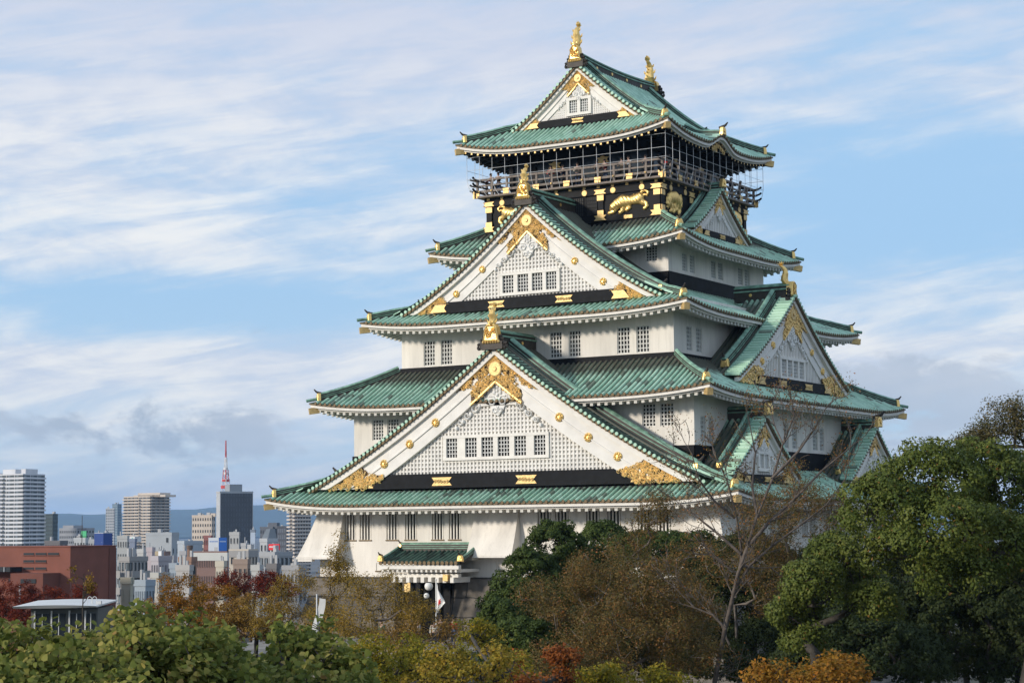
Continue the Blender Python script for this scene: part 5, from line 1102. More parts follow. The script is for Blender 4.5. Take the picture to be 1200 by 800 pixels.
MT['bark'] = simple('bark', (.065, .055, .044), .9, var=.4, scale=5, bump=.6, bscale=15); MT['bark_pale'] = simple('bark_pale', (.20, .165, .135), .9, var=.35, scale=4, bump=.5, bscale=15); MT['bark_grey'] = simple('bark_grey', (.125, .10, .082), .9, var=.4, scale=4, bump=.5, bscale=15); MT['bark_dark'] = simple('bark_dark', (.05, .042, .035), .9, var=.4, scale=5)
def skeleton(base, top, pts, r0, mat, parent, wig=.12, power=.47, mingap=0, name='trunk'):
    """trunk and limbs that reach every clump centre; radius grows with the number of clumps a limb carries"""
    base = np.array(base, float); top = np.array(top, float); nodes = [base]; par = [-1]; k = 6; L = np.linalg.norm(top-base)
    for i in range(1, k+1):
        t = i/k; nodes.append(base+(top-base)*t+RNG.normal(size=3)*np.array([1, 1, .2])*L*.022*math.sin(PI*t)); par.append(len(nodes)-2)
    order = np.argsort(np.linalg.norm(pts-top, axis=1)); ends = []
    for oi in order:
        p = pts[oi]; N = np.array(nodes[3:]); d = np.linalg.norm(N-p, axis=1)+np.maximum(0, N[:, 2]-p[2]+.2)*1.2; j = int(np.argmin(d))+3
        a = nodes[j]; v = p-a; Ln = np.linalg.norm(v); ns = max(1, min(4, int(Ln/.8)+1)); prev = j
        for q in range(1, ns+1):
            t = q/ns; bend = np.array([0, 0, -.10*Ln*math.sin(PI*t)]) if v[2] > 0 else np.array([0, 0, .14*Ln*math.sin(PI*t)])
            nodes.append(a+v*t+bend+RNG.normal(size=3)*wig*Ln*.5*(1-t)*t*2); par.append(prev); prev = len(nodes)-1
        ends.append(prev)
    cnt = np.zeros(len(nodes))
    for e in ends: cnt[e] += 1
    for i in range(len(nodes)-1, 0, -1): cnt[par[i]] += cnt[i]
    rad = np.maximum(.012, r0*(np.maximum(cnt, 1)/max(1, len(pts)))**power)
    rad[0] = r0*1.25
    ch = {}
    for i, p in enumerate(par): ch.setdefault(p, []).append(i)
    mb = MB(); stack = [(0, None)]
    def chain(start, prevn):
        path = [] if prevn is None else [prevn]
        rs = [] if prevn is None else [min(rad[prevn], rad[start]*1.15)]
        c = start
        while True:
            path.append(c); rs.append(rad[c]); kids = ch.get(c, [])
            if not kids: break
            kids = sorted(kids, key=lambda x: -cnt[x])
            for kk in kids[1:]: todo.append((kk, c))
            c = kids[0]
        mb.tube([Vector(nodes[i]) for i in path], rs, 6 if rs[0] > .08 else 4, cap=False)
    todo = [(0, None)]
    while todo: s_, p_ = todo.pop(); chain(s_, p_)
    return mb.build(name, [mat], parent, smooth=True)
def make_tree(kind, name, label, bxy, lobes, o):
    gz = -14.0; zmin = min(l[2]-l[4] for l in lobes); cx = sum(l[0]*l[3] for l in lobes)/sum(l[3] for l in lobes); cy = sum(l[1]*l[3] for l in lobes)/sum(l[3] for l in lobes)
    bx_, by_ = (bxy[0]*.6+cx*.4, bxy[1]*.6+cy*.4)
    root = thing(name, label, 'shrub' if 'shrub' in name else 'tree', (0, 0, 0), 0, None)
    root.location = (bx_, by_, gz); off = np.array([bx_, by_, gz])
    Ls = [np.array(l)-np.array([bx_, by_, gz, 0, 0]) for l in lobes]; pal = o.get('pal', 'big'); dens = o.get('dens', 1.0)
    ztop = max(l[2]+l[4] for l in Ls); clumps = []; cn = []; rc_ = {'camp': .46*o.get('cs', 1)+.04, 'aut': .38, 'air': .42, 'big': .40}[kind]
    for l in Ls:
        c = l[:3]; R = np.array([l[3], l[3]*1.0, l[4]]); area = 4*PI*((R[0]*R[1])**1.6/3+(R[0]*R[2])**1.6/3+(R[1]*R[2])**1.6/3)**(1/1.6)
        if kind == 'camp': n = int(area/(rc_*rc_*1.55))+20
        elif kind == 'aut': n = int(area/(.36))+12
        elif kind == 'big': n = int(area/.22)+10
        else: n = int(R[0]*R[1]*R[2]*4.19*2.6*dens)+30
        P_ = RNG.normal(size=(n, 3)); P_ /= np.linalg.norm(P_, axis=1, keepdims=True)
        if kind == 'camp': rad = RNG.uniform(.82, 1.03, n); P_[:, 2] = np.where(P_[:, 2] < -.55, -P_[:, 2], P_[:, 2])
        elif kind == 'big': rad = RNG.uniform(.45, 1.05, n)
        elif kind == 'aut': rad = RNG.uniform(.55, 1.05, n)
        else: rad = RNG.uniform(.1, 1, n)**.5*1.1
        # uneven outline
        wob = np.array([mnoise.noise(Vector(p*1.7+c*.37)) for p in P_]); rad = rad*(1+.28*wob)
        Q = c+P_*R*rad[:, None]
        keep = np.ones(n, bool)
        if kind in ('camp',):
            for m in Ls:
                if m is l: continue
                dd = ((Q-m[:3])/np.array([m[3], m[3], m[4]])); keep &= (dd**2).sum(1) > .62
        clumps.append(Q[keep]); cn.append(P_[keep])
    Q = np.concatenate(clumps); Pn = np.concatenate(cn)
    if kind != 'camp': # natural gaps
        g = np.array([mnoise.noise(Vector(q*.55+off*.01)) for q in Q]); k_ = g > (-.28 if kind == 'aut' else (-.16 if kind == 'big' else -.22)); Q, Pn = Q[k_], Pn[k_]
    # skeleton
    NS_ = 420 if kind == 'air' else 230; sub = Q if len(Q) < NS_ else Q[RNG.choice(len(Q), NS_, replace=False)]
    if kind == 'camp': sub = (sub-np.array([0, 0, 0]))*1.0; subc = np.array([l[:3] for l in Ls]).mean(0); sub = subc+(sub-subc)*.86
    tcen = np.array([l[:3] for l in Ls]); fork = tcen[np.argmax([l[3]*l[4] for l in Ls])].copy(); fork[2] = min(tcen[:, 2])-.3
    r0 = {'camp': .15, 'aut': .12, 'air': .085, 'big': .08}[kind]*(.7+.03*ztop/1.0); 
    skeleton((0, 0, -.3), tuple(fork), sub, r0, 'bark_dark' if kind == 'camp' and pal in ('dark', 'shade') else ('bark_pale' if kind == 'air' and pal != 'thin' else 'bark'), root)
    # leaves
    per, ls, sig = {'camp': (105, .12, rc_), 'aut': (60, .125, .36), 'air': (90, .092, .52), 'big': (46, .105, .33)}[kind]
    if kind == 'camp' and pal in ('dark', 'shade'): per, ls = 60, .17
    if kind == 'air': per = int(per*o.get('leaf', 1))
    n = len(Q)*per; ci = np.repeat(np.arange(len(Q)), per); D3 = RNG.normal(size=(n, 3)); D3 /= np.linalg.norm(D3, axis=1, keepdims=True)
    if kind == 'camp':
        D3 = D3+Pn[ci]*.55+np.array([0, 0, .25]); D3 /= np.linalg.norm(D3, axis=1, keepdims=True); rr = sig*RNG.uniform(.75, 1.05, n)*np.repeat(RNG.uniform(.7, 1.25, len(Q)), per)
        C3 = Q[ci]+D3*rr[:, None]*np.array([1, 1, .8]); NR = D3+RNG.normal(size=(n, 3))*.38
    else:
        rr = sig*RNG.uniform(.05, 1.1, n)**.6; C3 = Q[ci]+D3*rr[:, None]*np.array([1, 1, .75]); NR = D3*.5+RNG.normal(size=(n, 3))*.5+np.array([0, 0, .7])
        if kind == 'big': NR = Pn[ci]*.5+RNG.normal(size=(n, 3))*.45+np.array([0.15, -.35, .45])
    S = ls*RNG.uniform(.6, 1.3, n); crnd = np.repeat(RNG.uniform(0, 1, len(Q)), per); rnd = np.clip(crnd*.45+RNG.uniform(0, 1, n)*.55, 0, 1)
    if kind == 'camp': rnd = np.clip(rnd*.9, 0, 1); rnd[RNG.random(n) < .012] = 1
    leaf_mesh('crown', C3, S, NR, LM[pal], root, rnd, fold=.16 if kind != 'big' else .22, aspect=.62 if kind != 'big' else .95, axis_down=0 if kind != 'big' else 1.6, heart=kind == 'big')
    return root
for kind, name, label, bxy, lobes, o in TREES: make_tree(kind, name, label, bxy, lobes, o)
# tall pale tree, nearly bare, before the right front corner of the keep
root = thing('bare_tree', 'tall nearly bare tree with pale forking trunk before the right corner of the keep', 'tree', (BARE[0][1][0][0], BARE[0][1][0][1], -14)); off = Vector(root.location); mb = MB(); tips = []
def grow(p, d_, ln, r, dep):
    path = [p]; q = p
    for k in range(4):
        d_ = (d_+Vector((random.gauss(0, .16), random.gauss(0, .16), random.gauss(.05, .12)))).normalized(); q = q+d_*ln/4; path.append(q)
        if dep > 0 and k > 0 and random.random() < .85:
            nd_ = (d_+Vector((random.gauss(0, .55), random.gauss(0, .55), random.gauss(.1, .4)))).normalized(); grow(q, nd_, ln*random.uniform(.5, .75), r*.55, dep-1)
    mb.tube(path, [max(.012, r*(1-.18*k)) for k in range(5)], 5, cap=False); tips.append(q)
for r, pts in BARE:
    P3 = [Vector(p)-off for p in pts]
    n = len(P3); mb.tube(P3, [max(.02, r*(1-.72*i/(n-1))) for i in range(n)], 8 if r > .1 else 6, cap=False)
    for i in range(1, n):
        if (P3[i].z < 9.5): continue
        for _ in range(2 if i < n-1 else 2):
            d_ = (P3[i]-P3[i-1]).normalized()+Vector((random.gauss(0, .6), random.gauss(0, .6), random.gauss(.0, .35)))
            grow(P3[i], d_.normalized(), random.uniform(.7, 1.3), max(.025, r*.30), 2)
mb.build('trunk', ['bark_grey'], root, smooth=True)
tp = np.array([tuple(t) for t in tips]); tp = tp[RNG.random(len(tp)) < .45]; per = 16; n = len(tp)*per; ci = np.repeat(np.arange(len(tp)), per)
leaf_mesh('crown', tp[ci]+RNG.normal(size=(n, 3))*.20, .085*RNG.uniform(.6, 1.3, n), RNG.normal(size=(n, 3))+np.array([0, 0, .5]), LM['rustbrown'], root, RNG.uniform(.2, 1, n))
# ================================================================== GROUND, HILLS
def struct(o): o['kind'] = 'structure'; return o
MT['ground'] = simple('park_ground', (.05, .05, .03), .95, var=.5, scale=.08, bump=.3, bscale=2)
MT['city_ground'] = simple('city_ground', (.16, .16, .16), .95, var=.4, scale=.02)
mb = MB(); rings = [0, 60, 120, 200, 230, 300, 600, 1500, 4000, 9000, 16000]; NS = 72
def gh(r): return -14.0 if r < 205 else (-22.0 if r > 260 else -14-8*(r-205)/55)
prev = None
for i, r in enumerate(rings):
    ringv = [(r*math.cos(2*PI*k/NS), r*math.sin(2*PI*k/NS), gh(r)) for k in range(NS)]
    if i:
        for k in range(NS):
            if i == 1: mb.add([(0, 0, -14), ringv[k], ringv[(k+1) % NS]], [(0, 1, 2)], 0)
            else: mb.quad(prev[k], ringv[k], ringv[(k+1) % NS], prev[(k+1) % NS], 0 if r <= 260 else 1)
    prev = ringv
struct(mb.build('ground', ['ground', 'city_ground']))
# far forested mountains: a real heightfield with ridges
MT['forest'] = simple('mountain_forest', (.045, .07, .05), .95, var=.4, scale=.002)
me = MB(); NA, NR_ = 150, 14; a0, a1 = math.radians(100), math.radians(160)
def mh(a, r):
    u = a-math.radians(121.5)   # along the far horizon
    n = mnoise.fractal(Vector((a*9, r*.0004, 1.3)), 1.0, 2.0, 5)
    f = math.exp(-((r-13800)/2300)**2)
    return -22+f*(145+80*n+45*math.sin(a*14+1.0))
for i in range(NA):
    for j in range(NR_):
        q = []
        for (ii, jj) in ((i, j), (i+1, j), (i+1, j+1), (i, j+1)):
            a = a0+(a1-a0)*ii/NA; r = 9500+7500*jj/NR_; q.append((CAM.x+r*math.cos(a), CAM.y+r*math.sin(a), mh(a, r)))
        me.quad(*q)
struct(me.build('mountains', ['forest'], smooth=True))
# stone platform in front of the door
mb = MB(); mb.box(-15, 5, -37, -17.6, -14, -4.3); mb.box(-15, -8.6, -36.99, -36.4, -4.28, -3.5); mb.box(-3.4, 5, -36.99, -36.4, -4.28, -3.5)
for o in [mb.build('stone_terrace', [simple('terrace_stone', (.26, .24, .21), .9, var=.4, scale=.8, bump=.5, bscale=3)])]: struct(o)
# ================================================================== CITY
_cm = {}
def cmat(col, rough=.7, key=''):
    k = tuple(round(c, 3) for c in col)+(rough,)
    if k not in _cm: _cm[k] = simple('facade_%s' % ('_'.join(str(int(c*100)) for c in col)), tuple(col), rough, var=.10, scale=.15)
    return _cm[k]
GL = glass_mat('facade_glass', (.02, .026, .032), .3)
def z_small(e): return e[4] < 14 and e[2] < 30
def city(name, label, cat, e, style, col, col2, floors, cols, pent, xtra):
    if min(col) > .4 and z_small(e): col = [c*.74 for c in col]
    x, y, Wd, Dp, z, th, zg = e; yaw0 = math.radians(31.5)      # facade parallel to the picture at zero turn
    yaw = yaw0-math.radians(th)
    root = thing(name, label, cat, (x, y, zg), yaw); H = z-zg; m = cmat(col); floors = max(floors, round(H/3.3)); fh = H/floors
    mb = MB(); mb.box(-Wd, 0, 0, Dp, 0, H)          # corner nearest the split edge at the origin; facade towards -y
    part_w = mb.build('wall', [m], root)
    # roof parapet and a few roof boxes
    mb = MB(); t = .35; hh = max(.6, fh*.28)
    for a in ((-Wd-.1, .1, -.1, t), (-Wd-.1, .1, Dp-t, Dp+.1), (-Wd-.1, -Wd+t, t, Dp-t), (-t, .1, t, Dp-t)): mb.box(a[0], a[1], a[2], a[3], H, H+hh)
    mb.build('parapet', [m], root)
    rs = random.Random(label)
    for k in range(rs.choice((1, 2, 3))):
        mb = MB(); w_ = rs.uniform(.08, .2)*Wd; xx = rs.uniform(-Wd*.9, -Wd*.25); yy = rs.uniform(.2, .6)*Dp; mb.box(xx, xx+w_, yy, yy+min(w_*1.5, Dp*.3), H+.002, H+rs.uniform(.5, 1.1)*2.2); mb.build('rooftop_box', [cmat([.4, .4, .4])], root)
    if pent:
        for p0, p1, hz in pent: mb = MB(); mb.box(-Wd+p0*Wd, -Wd+p1*Wd, Dp*.15, Dp*.7, H+.004, H+hz); mb.build('penthouse', [m], root)
    nx, ny = cols; sides = [(0, Wd, nx)]+([(1, Dp, ny)] if th else [])
    S_ = {0: lambda u, d, z_: (-Wd+u, -d, z_), 1: lambda u, d, z_: (d, u, z_)}
    cache = {}
    def place(nm, key, builder, loc, rot):
        if key not in cache: o = builder(); cache[key] = o.data; o.name = nm
        else: o = bpy.data.objects.new(nm, cache[key]); COL.objects.link(o)
        o.parent = root; o.location = loc; o.rotation_euler = (0, 0, rot); return o
    shown = min(floors, int(math.ceil((H+3)/fh)))
    lo_f = max(0, floors-int(95/(nx+ny))) if style == 'grid' else 0
    c2 = col2 or [.05, .055, .06]
    for sidx, Ln, n in sides:
        rot = 0 if sidx == 0 else PI/2; S2 = S_[sidx]
        if style in ('grid', 'plain'):
            n_ = n
            if style == 'plain': fl = [f for f in range(floors) if rs.random() < .5]
            else: fl = list(range(lo_f, floors))
            fl = fl[-int(100/(nx+ny)):]
            bwid = Ln/n_; ww = bwid*(.55 if style == 'grid' else .3); wh = fh*.45
            def bld():
                mb = MB(); mb.box(-ww/2, ww/2, -.03, .25, -wh/2, wh/2, 1); 
                for a in (-ww/2, ww/2-.08): mb.box(a, a+.08, -.08, -.031, -wh/2, wh/2, 0)
                mb.box(-ww/2, ww/2, -.12, -.031, -wh/2-.1, -wh/2+.02, 0); return mb.build('window', [m, GL], root)
            for f in fl:
                for k in range(n_):
                    if style == 'plain' and rs.random() < .6: continue
                    place('window', ('w', sidx), bld, S2((k+.5)*bwid, .0, (f+.55)*fh), rot)
        elif style == 'balc':
            bwid = Ln/n; m2 = cmat(c2, .3)
            # one loggia per floor and bay group: dark recess, pale parapet in front
            def rec():
                mb = MB(); mb.box(0, Ln, -.03, .3, 0, fh*.50, 0)
                for k in range(1, n): mb.box(k*bwid-.15, k*bwid+.15, -.22, -.031, 0, fh*.50, 1)
                for k in range(n): mb.box((k+.2)*bwid, (k+.45)*bwid, -.06, -.032, fh*.05, fh*.45, 2)
                return mb.build('window_band', [m2, m, cmat([.20, .23, .25], .2)], root)
            def bal_():
                mb = MB(); mb.box(-.1, Ln*(.62 if sidx == 0 else 1), -1.1, -.0, 0, .16); mb.box(-.1, Ln*(.62 if sidx == 0 else 1), -1.1, -.98, .16, fh*.42)
                return mb.build('balcony', [m], root)
            for f in range(max(0, floors-22), floors):
                place('window_band', ('r', sidx), rec, S2(0, .0, f*fh+fh*.42), rot); place('balcony', ('b', sidx), bal_, S2(0, 0, f*fh+.02), rot)
        elif style == 'curtain':
            m2 = cmat(c2, .25)
            def band():
                mb = MB(); mb.box(0.3, Ln-.3, -.05, .3, 0, fh*.62, 0)
                for k in range(1, n): mb.box(Ln*k/n-.1, Ln*k/n+.1, -.14, -.051, 0, fh*.62, 1)
                return mb.build('window_band', [m2, cmat([c*1.6+.03 for c in c2])], root)
            if not (sidx == 0 and xtra and xtra[0] == 'pent2'):
                for f in range(floors): place('window_band', ('c', sidx), band, S2(0, 0, f*fh+fh*.25), rot)
                if xtra and xtra[0] == 'pent2':
                    mb = MB(); mb.box(.003, .06, .3, Dp-.3, .2, H-.3); mb.build('dark_cladding', [cmat([.085, .09, .10])], root)
    if xtra:
        k = xtra[0]
        if k == 'band': mb = MB(); hb = xtra[2]; mb.box(-Wd-.12, .12, -.12, Dp+.12, H-hb, H+.65); mb.build('roof_band', [cmat(xtra[1])], root)
        if k == 'sign': mb = MB(); mb.box(-Wd*.55, -.5, 1, 1.4, H+hh, H+hh+2.2); mb.box(-Wd*.5, -1, 1.4, 2, H, H+hh); s_ = mb.build('roof_sign', [cmat(xtra[1])], root)
        if k == 'pent2': mb = MB(); mb.box(-Wd*.2, Dp*0+.0, Dp*.25, Dp*.62, H, H+3.6); mb.box(-.0, 0.001, 0, .1, 0, .1); mb = MB(); mb.box(-6, -.5, Dp*.30, Dp*.68, H, H+3.6); mb.build('penthouse', [cmat([.3, .32, .34])], root)
        if k == 'slant':
            mb = MB(); h2 = 3.2; mb.add([(-Wd, 0, H+.01), (0, 0, H+.01), (0, Dp, H+.01), (-Wd, Dp, H+.01), (-Wd*.75, Dp*.45, H+h2), (-.2*Wd, Dp*.45, H+h2), (-.2*Wd, Dp*.9, H+h2), (-Wd*.75, Dp*.9, H+h2)], [(0, 1, 5, 4), (1, 2, 6, 5), (2, 3, 7, 6), (3, 0, 4, 7), (4, 5, 6, 7)]); mb.build('glazed_roof', [cmat([.16, .18, .2], .3)], root)
        if k == 'redsign':
            mb = MB(); w_, h_ = Wd*1.65, 1.35; mb.box(-Wd-.25, -Wd-.25+w_, -.5, -.2, H+.15, H+.15+h_, 0)
            for j, (a, b) in enumerate(((.06, .11), (.13, .20), (.22, .26), (.28, .34), (.36, .41), (.43, .48), (.50, .55), (.68, .78), (.80, .92))):
                x0 = -Wd-.25; mb.box(x0+a*w_, x0+(b-.01)*w_, -.53, -.5, H+.15+h_*.38, H+.15+h_*.66, 1)
            mb.box(-Wd+.1, -Wd+.3, -.3, -.1, H-.5, H+.15, 1); mb.box(-.3, -.1, -.3, -.1, H-.5, H+.15, 1); mb.build('signboard', [cmat([.70, .02, .03]), cmat([.8, .75, .75])], root)
        if k == 'signbox':
            mb = MB(); mb.box(-Wd*.98, 0, 0, 3, H+.01, H+1.5, 0); mb.box(-Wd*.55, -Wd*.35, -.05, -.003, H+.5, H+1.1, 1); mb.build('roof_sign', [cmat([.62, .63, .62]), cmat([.05, .42, .36])], root)
        if k == 'seams':
            for f in (.45, .72): mb = MB(); mb.box(-Wd, 0, -.1, -.003, H*f, H*f+.3); mb.build('ledge', [cmat([.35, .37, .39])], root)
        if k == 'wboard': mb = MB(); mb.box(-Wd, -Wd*.1, -.3, -.003, H-.3, H+1.0, 0); mb.build('billboard', [cmat([.75, .75, .74])], root)
    return root
for a in BLD: city(*a)
# twin white and blue signboards on their own frame
r = thing('signboard', 'white and deep blue twin signboards with small lettering left of the dark tower', 'billboard', (-271.9, 269.9, -22), math.radians(31.5)); w_ = 4.95
mb = MB(); mb.box(.1, w_*.98, .3, 6, 0, 20.4, 0); mb.build('wall', [cmat([.3, .28, .26])], r)
mb = MB(); mb.box(0, w_*.56, 0, .28, 20.5, 24.1, 0)
for j in range(9): mb.box(.35+j*.25, .35+j*.25+(.14 if j % 3 else .19), -.03, 0, 22.9, 23.25, 1)
mb.build('white_panel', [cmat([.72, .73, .74]), cmat([.25, .35, .6])], r)
mb = MB(); mb.box(w_*.565, w_, 0, .28, 20.5, 24.1, 0)
for j in range(6): mb.box(w_*.565+.25+j*.3, w_*.565+.25+j*.3+.18, -.03, 0, 22.9, 23.2, 1)
mb.build('blue_panel', [cmat([.015, .10, .38]), cmat([.4, .5, .6])], r)
# brown chimney
r = thing('chimney', 'slim brown chimney standing behind the orange brown tree', 'chimney', (-177.4, 153.6, -22)); mb = MB(); mb.tube([(0, 0, 0), (0, 0, 22.8)], [.75, .5], 10); mb.build('shaft', [cmat([.22, .13, .09])], r); mb = MB(); mb.tube([(0, 0, 22.3), (0, 0, 23)], .62, 10); mb.build('rim', [cmat([.12, .08, .06])], r)
# red and white broadcasting mast
r = thing('broadcast_mast', 'red and white lattice broadcasting mast rising behind the dark tower', 'mast', (-741.5, 837.4, -22)); zt = 85; cr = cmat([.55, .07, .06]); cw = cmat([.7, .68, .66])
segs = [(0, 50, 3.2, 2.0), (50, 60, 2.0, 1.7), (60, 66, 1.4, 1.1), (66, 74, .7, .5), (74, zt, .32, .15)]
for i, (za, zb_, wa, wb) in enumerate(segs):
    mb = MB(); n = max(2, int((zb_-za)/4)); cor = ((1, 1), (-1, 1), (-1, -1), (1, -1))
    for (sx, sy) in cor: mb.tube([(sx*wa, sy*wa, za), (sx*wb, sy*wb, zb_)], .22 if i < 4 else .14, 4)
    for k in range(n):
        z0_, z1_ = za+(zb_-za)*k/n, za+(zb_-za)*(k+1)/n; w0 = wa+(wb-wa)*k/n; w1_ = wa+(wb-wa)*(k+1)/n
        for c in range(4): a, b = cor[c], cor[(c+1) % 4]; mb.tube([(a[0]*w0, a[1]*w0, z0_), (b[0]*w1_, b[1]*w1_, z1_)], .13, 4); mb.tube([(a[0]*w1_, a[1]*w1_, z1_), (b[0]*w1_, b[1]*w1_, z1_)], .13, 4)
    mb.build('lattice_section', [cr if i % 2 == 0 else cw], r)
mb = MB(); mb.tube([(0, 0, 54), (0, 0, 56)], 3.2, 12); mb.tube([(0, 0, 58.5), (0, 0, 60)], 2.4, 12); mb.build('antenna_platform', [cr], r)
for zz in (63, 66): mb = MB(); mb.tube([(0, 0, zz), (0, 0, zz+1.6)], 1.5, 10); mb.build('antenna_drum', [cw], r)
# thin radio mast with cross arms on the brick hall
r = thing('radio_mast', 'thin dark radio mast with cross arms behind the brick hall roof', 'mast', (-157.8, 104.1, -22)); mb = MB(); mb.tube([(0, 0, 0), (0, 0, 28.4)], [.16, .05], 6); mb.build('pole', [cmat([.06, .05, .05])], r)
for zz, l_ in ((26.2, .75), (24.9, .8), (23.5, .7)): mb = MB(); mb.tube([(-l_*.85, -l_*.52, zz), (l_*.85, l_*.52, zz)], .05, 4); mb.build('cross_arm', [cmat([.06, .05, .05])], r)
# red brick hall
bm_ = simple('red_brick', (.23, .085, .06), .9, var=.2, scale=.3, bump=.2, bscale=8); bm2 = simple('red_brick_dark', (.17, .062, .045), .9, var=.2, scale=.3)
r = thing('brick_hall', 'large plain red brick hall with rows of slit windows behind the white roofed pavilion', 'building', (-94.6, 36.9, -22), math.radians(31.5-25)); H = 23.8
mb = MB(); mb.box(-26, 0, 0, 8.9, 0, H); mb.box(-26.1, .1, -.1, 9.0, H, H+.12); mb.build('wall', [bm_], r)
k = 230/2259.08/math.cos(math.radians(25)); Z = lambda py: H-(py-642.5)*230/2259.08
for row, xs in ((650.5, ((20, 34), (36, 50.5), (52.5, 67))), (659, ((20, 34), (36, 50.5))), (667.5, ((20, 34), (36, 50.5)))):
    for a, b in xs: mb = MB(); mb.box((a-82)*k, (b-82)*k, -.05, .3, Z(row+1.3), Z(row-1.3), 1); mb.box((a-82)*k-.05, (b-82)*k+.05, -.12, -.051, Z(row+1.3)-.1, Z(row+1.3), 0); mb.build('slit_window', [bm2, GL], r)
mb = MB(); mb.box((26-82)*k, (69-82)*k, -3.2, -.003, 0, Z(672.5)); mb.build('annex', [bm2], r)
for a, b, p0, p1 in ((40, 60, 679, 684), (50, 60, 691, 696), (0, 14, 680, 684)): mb = MB(); mb.box((a-82)*k, (b-82)*k, -3.28 if a > 20 else -.06, -3.1 if a > 20 else .1, Z(p1), Z(p0)); mb.build('window', [GL], r)
mb = MB(); mb.box(-26, (18-82)*k, -2.2, -.01, Z(671), Z(665.5), 0); 
for j in range(8): mb.box((18-82)*k-.9*(j+1), (18-82)*k-.9*(j+1)+.12, -2.3, -2.201, Z(671), Z(665.5), 1)
mb.build('glazed_gallery', [GL, cmat([.35, .36, .37])], r)
mb = MB(); mb.tube([((52-82)*k, -5, 0), ((52-82)*k, -5, Z(684))], .12, 6); mb.build('flagpole', [cmat([.6, .6, .6])], r)
mb = MB(); mb.box(.003, .08, 7.5, 8.9, 0, H-.2); mb.box(.003, .10, 8.0, 8.5, Z(678), Z(674)); mb.build('stair_strip', [bm2], r)
# pavilion with a thin white roof
r = thing('pavilion', 'low glass walled pavilion with thin white curved roof behind the leafy trees', 'building', (15.05, -75.3, -14), math.radians(31.5)); wm = cmat([.66, .65, .62]); gm = cmat([.12, .125, .12])
zt = 14.45; mb = MB(); N = 16; P0 = []
for i in range(N+1):
    u = -2.05+3.35*i/N; t = (u+2.05)/3.35; zt_ = zt-.06+.07*math.sin(PI*min(1, t*.8+.1)); th_ = .03+.10*math.sin(PI*min(1, t*.75+.15)); P0.append((u, zt_, zt_-th_))
for i in range(N):
    (a, at_, ab), (b, bt, bb) = P0[i], P0[i+1]
    f, bk = -.5, 3.6
    mb.add([(a, f, ab), (b, f, bb), (b, f-.12, bt), (a, f-.12, at_), (a, bk, ab+.1), (b, bk, bb+.1), (b, bk, bt+.1), (a, bk, at_+.1)], [(0, 1, 2, 3), (3, 2, 6, 7), (0, 4, 5, 1), (4, 7, 6, 5)]+([(0, 3, 7, 4)] if i == 0 else [])+([(1, 5, 6, 2)] if i == N-1 else []))
mb.build('roof', [wm], r)
mb = MB(); mb.box(-1.5, 1.2, .2, 3.3, 0, zt-.16); mb.build('wall', [gm], r)
for i, (a, b) in enumerate(((-1.3, -.75), (-.62, -.1), (.1, .62), (.74, 1.12))): mb = MB(); mb.box(a, b, .14, .19, zt-1.3, zt-.36, 1); mb.box(a-.06, a-.001, .1, .2, zt-1.4, zt-.24, 0); mb.box((a+b)/2-.015, (a+b)/2+.015, .12, .139, zt-1.3, zt-.36, 0); mb.build('window', [wm, GL], r)
mb = MB()
for u in (.72, .92): mb.tube([(u, .5, zt-.05), (u, .5, zt+.22)]+[(u+.08-.08*math.cos(PI*q/6), .5, zt+.22+.08*math.sin(PI*q/6)) for q in range(1, 6)]+[(u+.16, .5, zt+.22), (u+.16, .5, zt-.05)], .014, 6)
mb.box(1.12, 1.28, .4, .6, zt, zt+.12); mb.build('vent_pipe', [wm], r)
# air: thin even haze over the whole place
hz = bpy.data.meshes.new('haze'); hb_ = MB(); hb_.box(-17600, 17600, -17600, 17600, -23.5, 320); hz_o = hb_.build('haze', ['trim']); hz_o['kind'] = 'stuff'
hm = bpy.data.materials.new('air_haze'); hm.use_nodes = True; nt_ = hm.node_tree; nt_.nodes.clear(); ho_ = nt_.nodes.new('ShaderNodeOutputMaterial'); hv = nt_.nodes.new('ShaderNodeVolumePrincipled'); hv.inputs['Density'].default_value = 6.5e-5; hv.inputs['Color'].default_value = (.42, .66, 1.0, 1); hv.inputs['Anisotropy'].default_value = 0.0; nt_.links.new(hv.outputs[0], ho_.inputs['Volume']); hz_o.data.materials[0] = hm
# flower stalk of the nearest tree rising before the pavilion is its own dry plant
r = thing('dry_seed_stalk', 'tall dry brown seed stalk standing up in front of the pavilion roof', 'plant', (49.8, -110.4, -1.8)); mb = MB(); mb.tube([(0, 0, 0), (.03, 0, 2.6), (.0, .02, 3.9), (.02, .02, 4.45)], [.02, .014, .010, .006], 5)
tips_ = []
for k in range(12):
    a = random.uniform(0, 6.3); z0_ = random.uniform(3.9, 4.4); e_ = (.15*math.cos(a), .15*math.sin(a), z0_+.16); tips_.append(e_); mb.tube([(0.01, .02, z0_), (.09*math.cos(a), .09*math.sin(a), z0_+.06), e_], [.007, .005, .003], 4)
mb.build('stem', ['bark'], r); n = 190; tq = np.array(tips_)[RNG.integers(0, len(tips_), n)]; leaf_mesh('seed_head', tq+RNG.normal(size=(n, 3))*.035, .04*RNG.uniform(.6, 1.6, n), RNG.normal(size=(n, 3)), LM['brown'], r, RNG.uniform(0, 1, n))
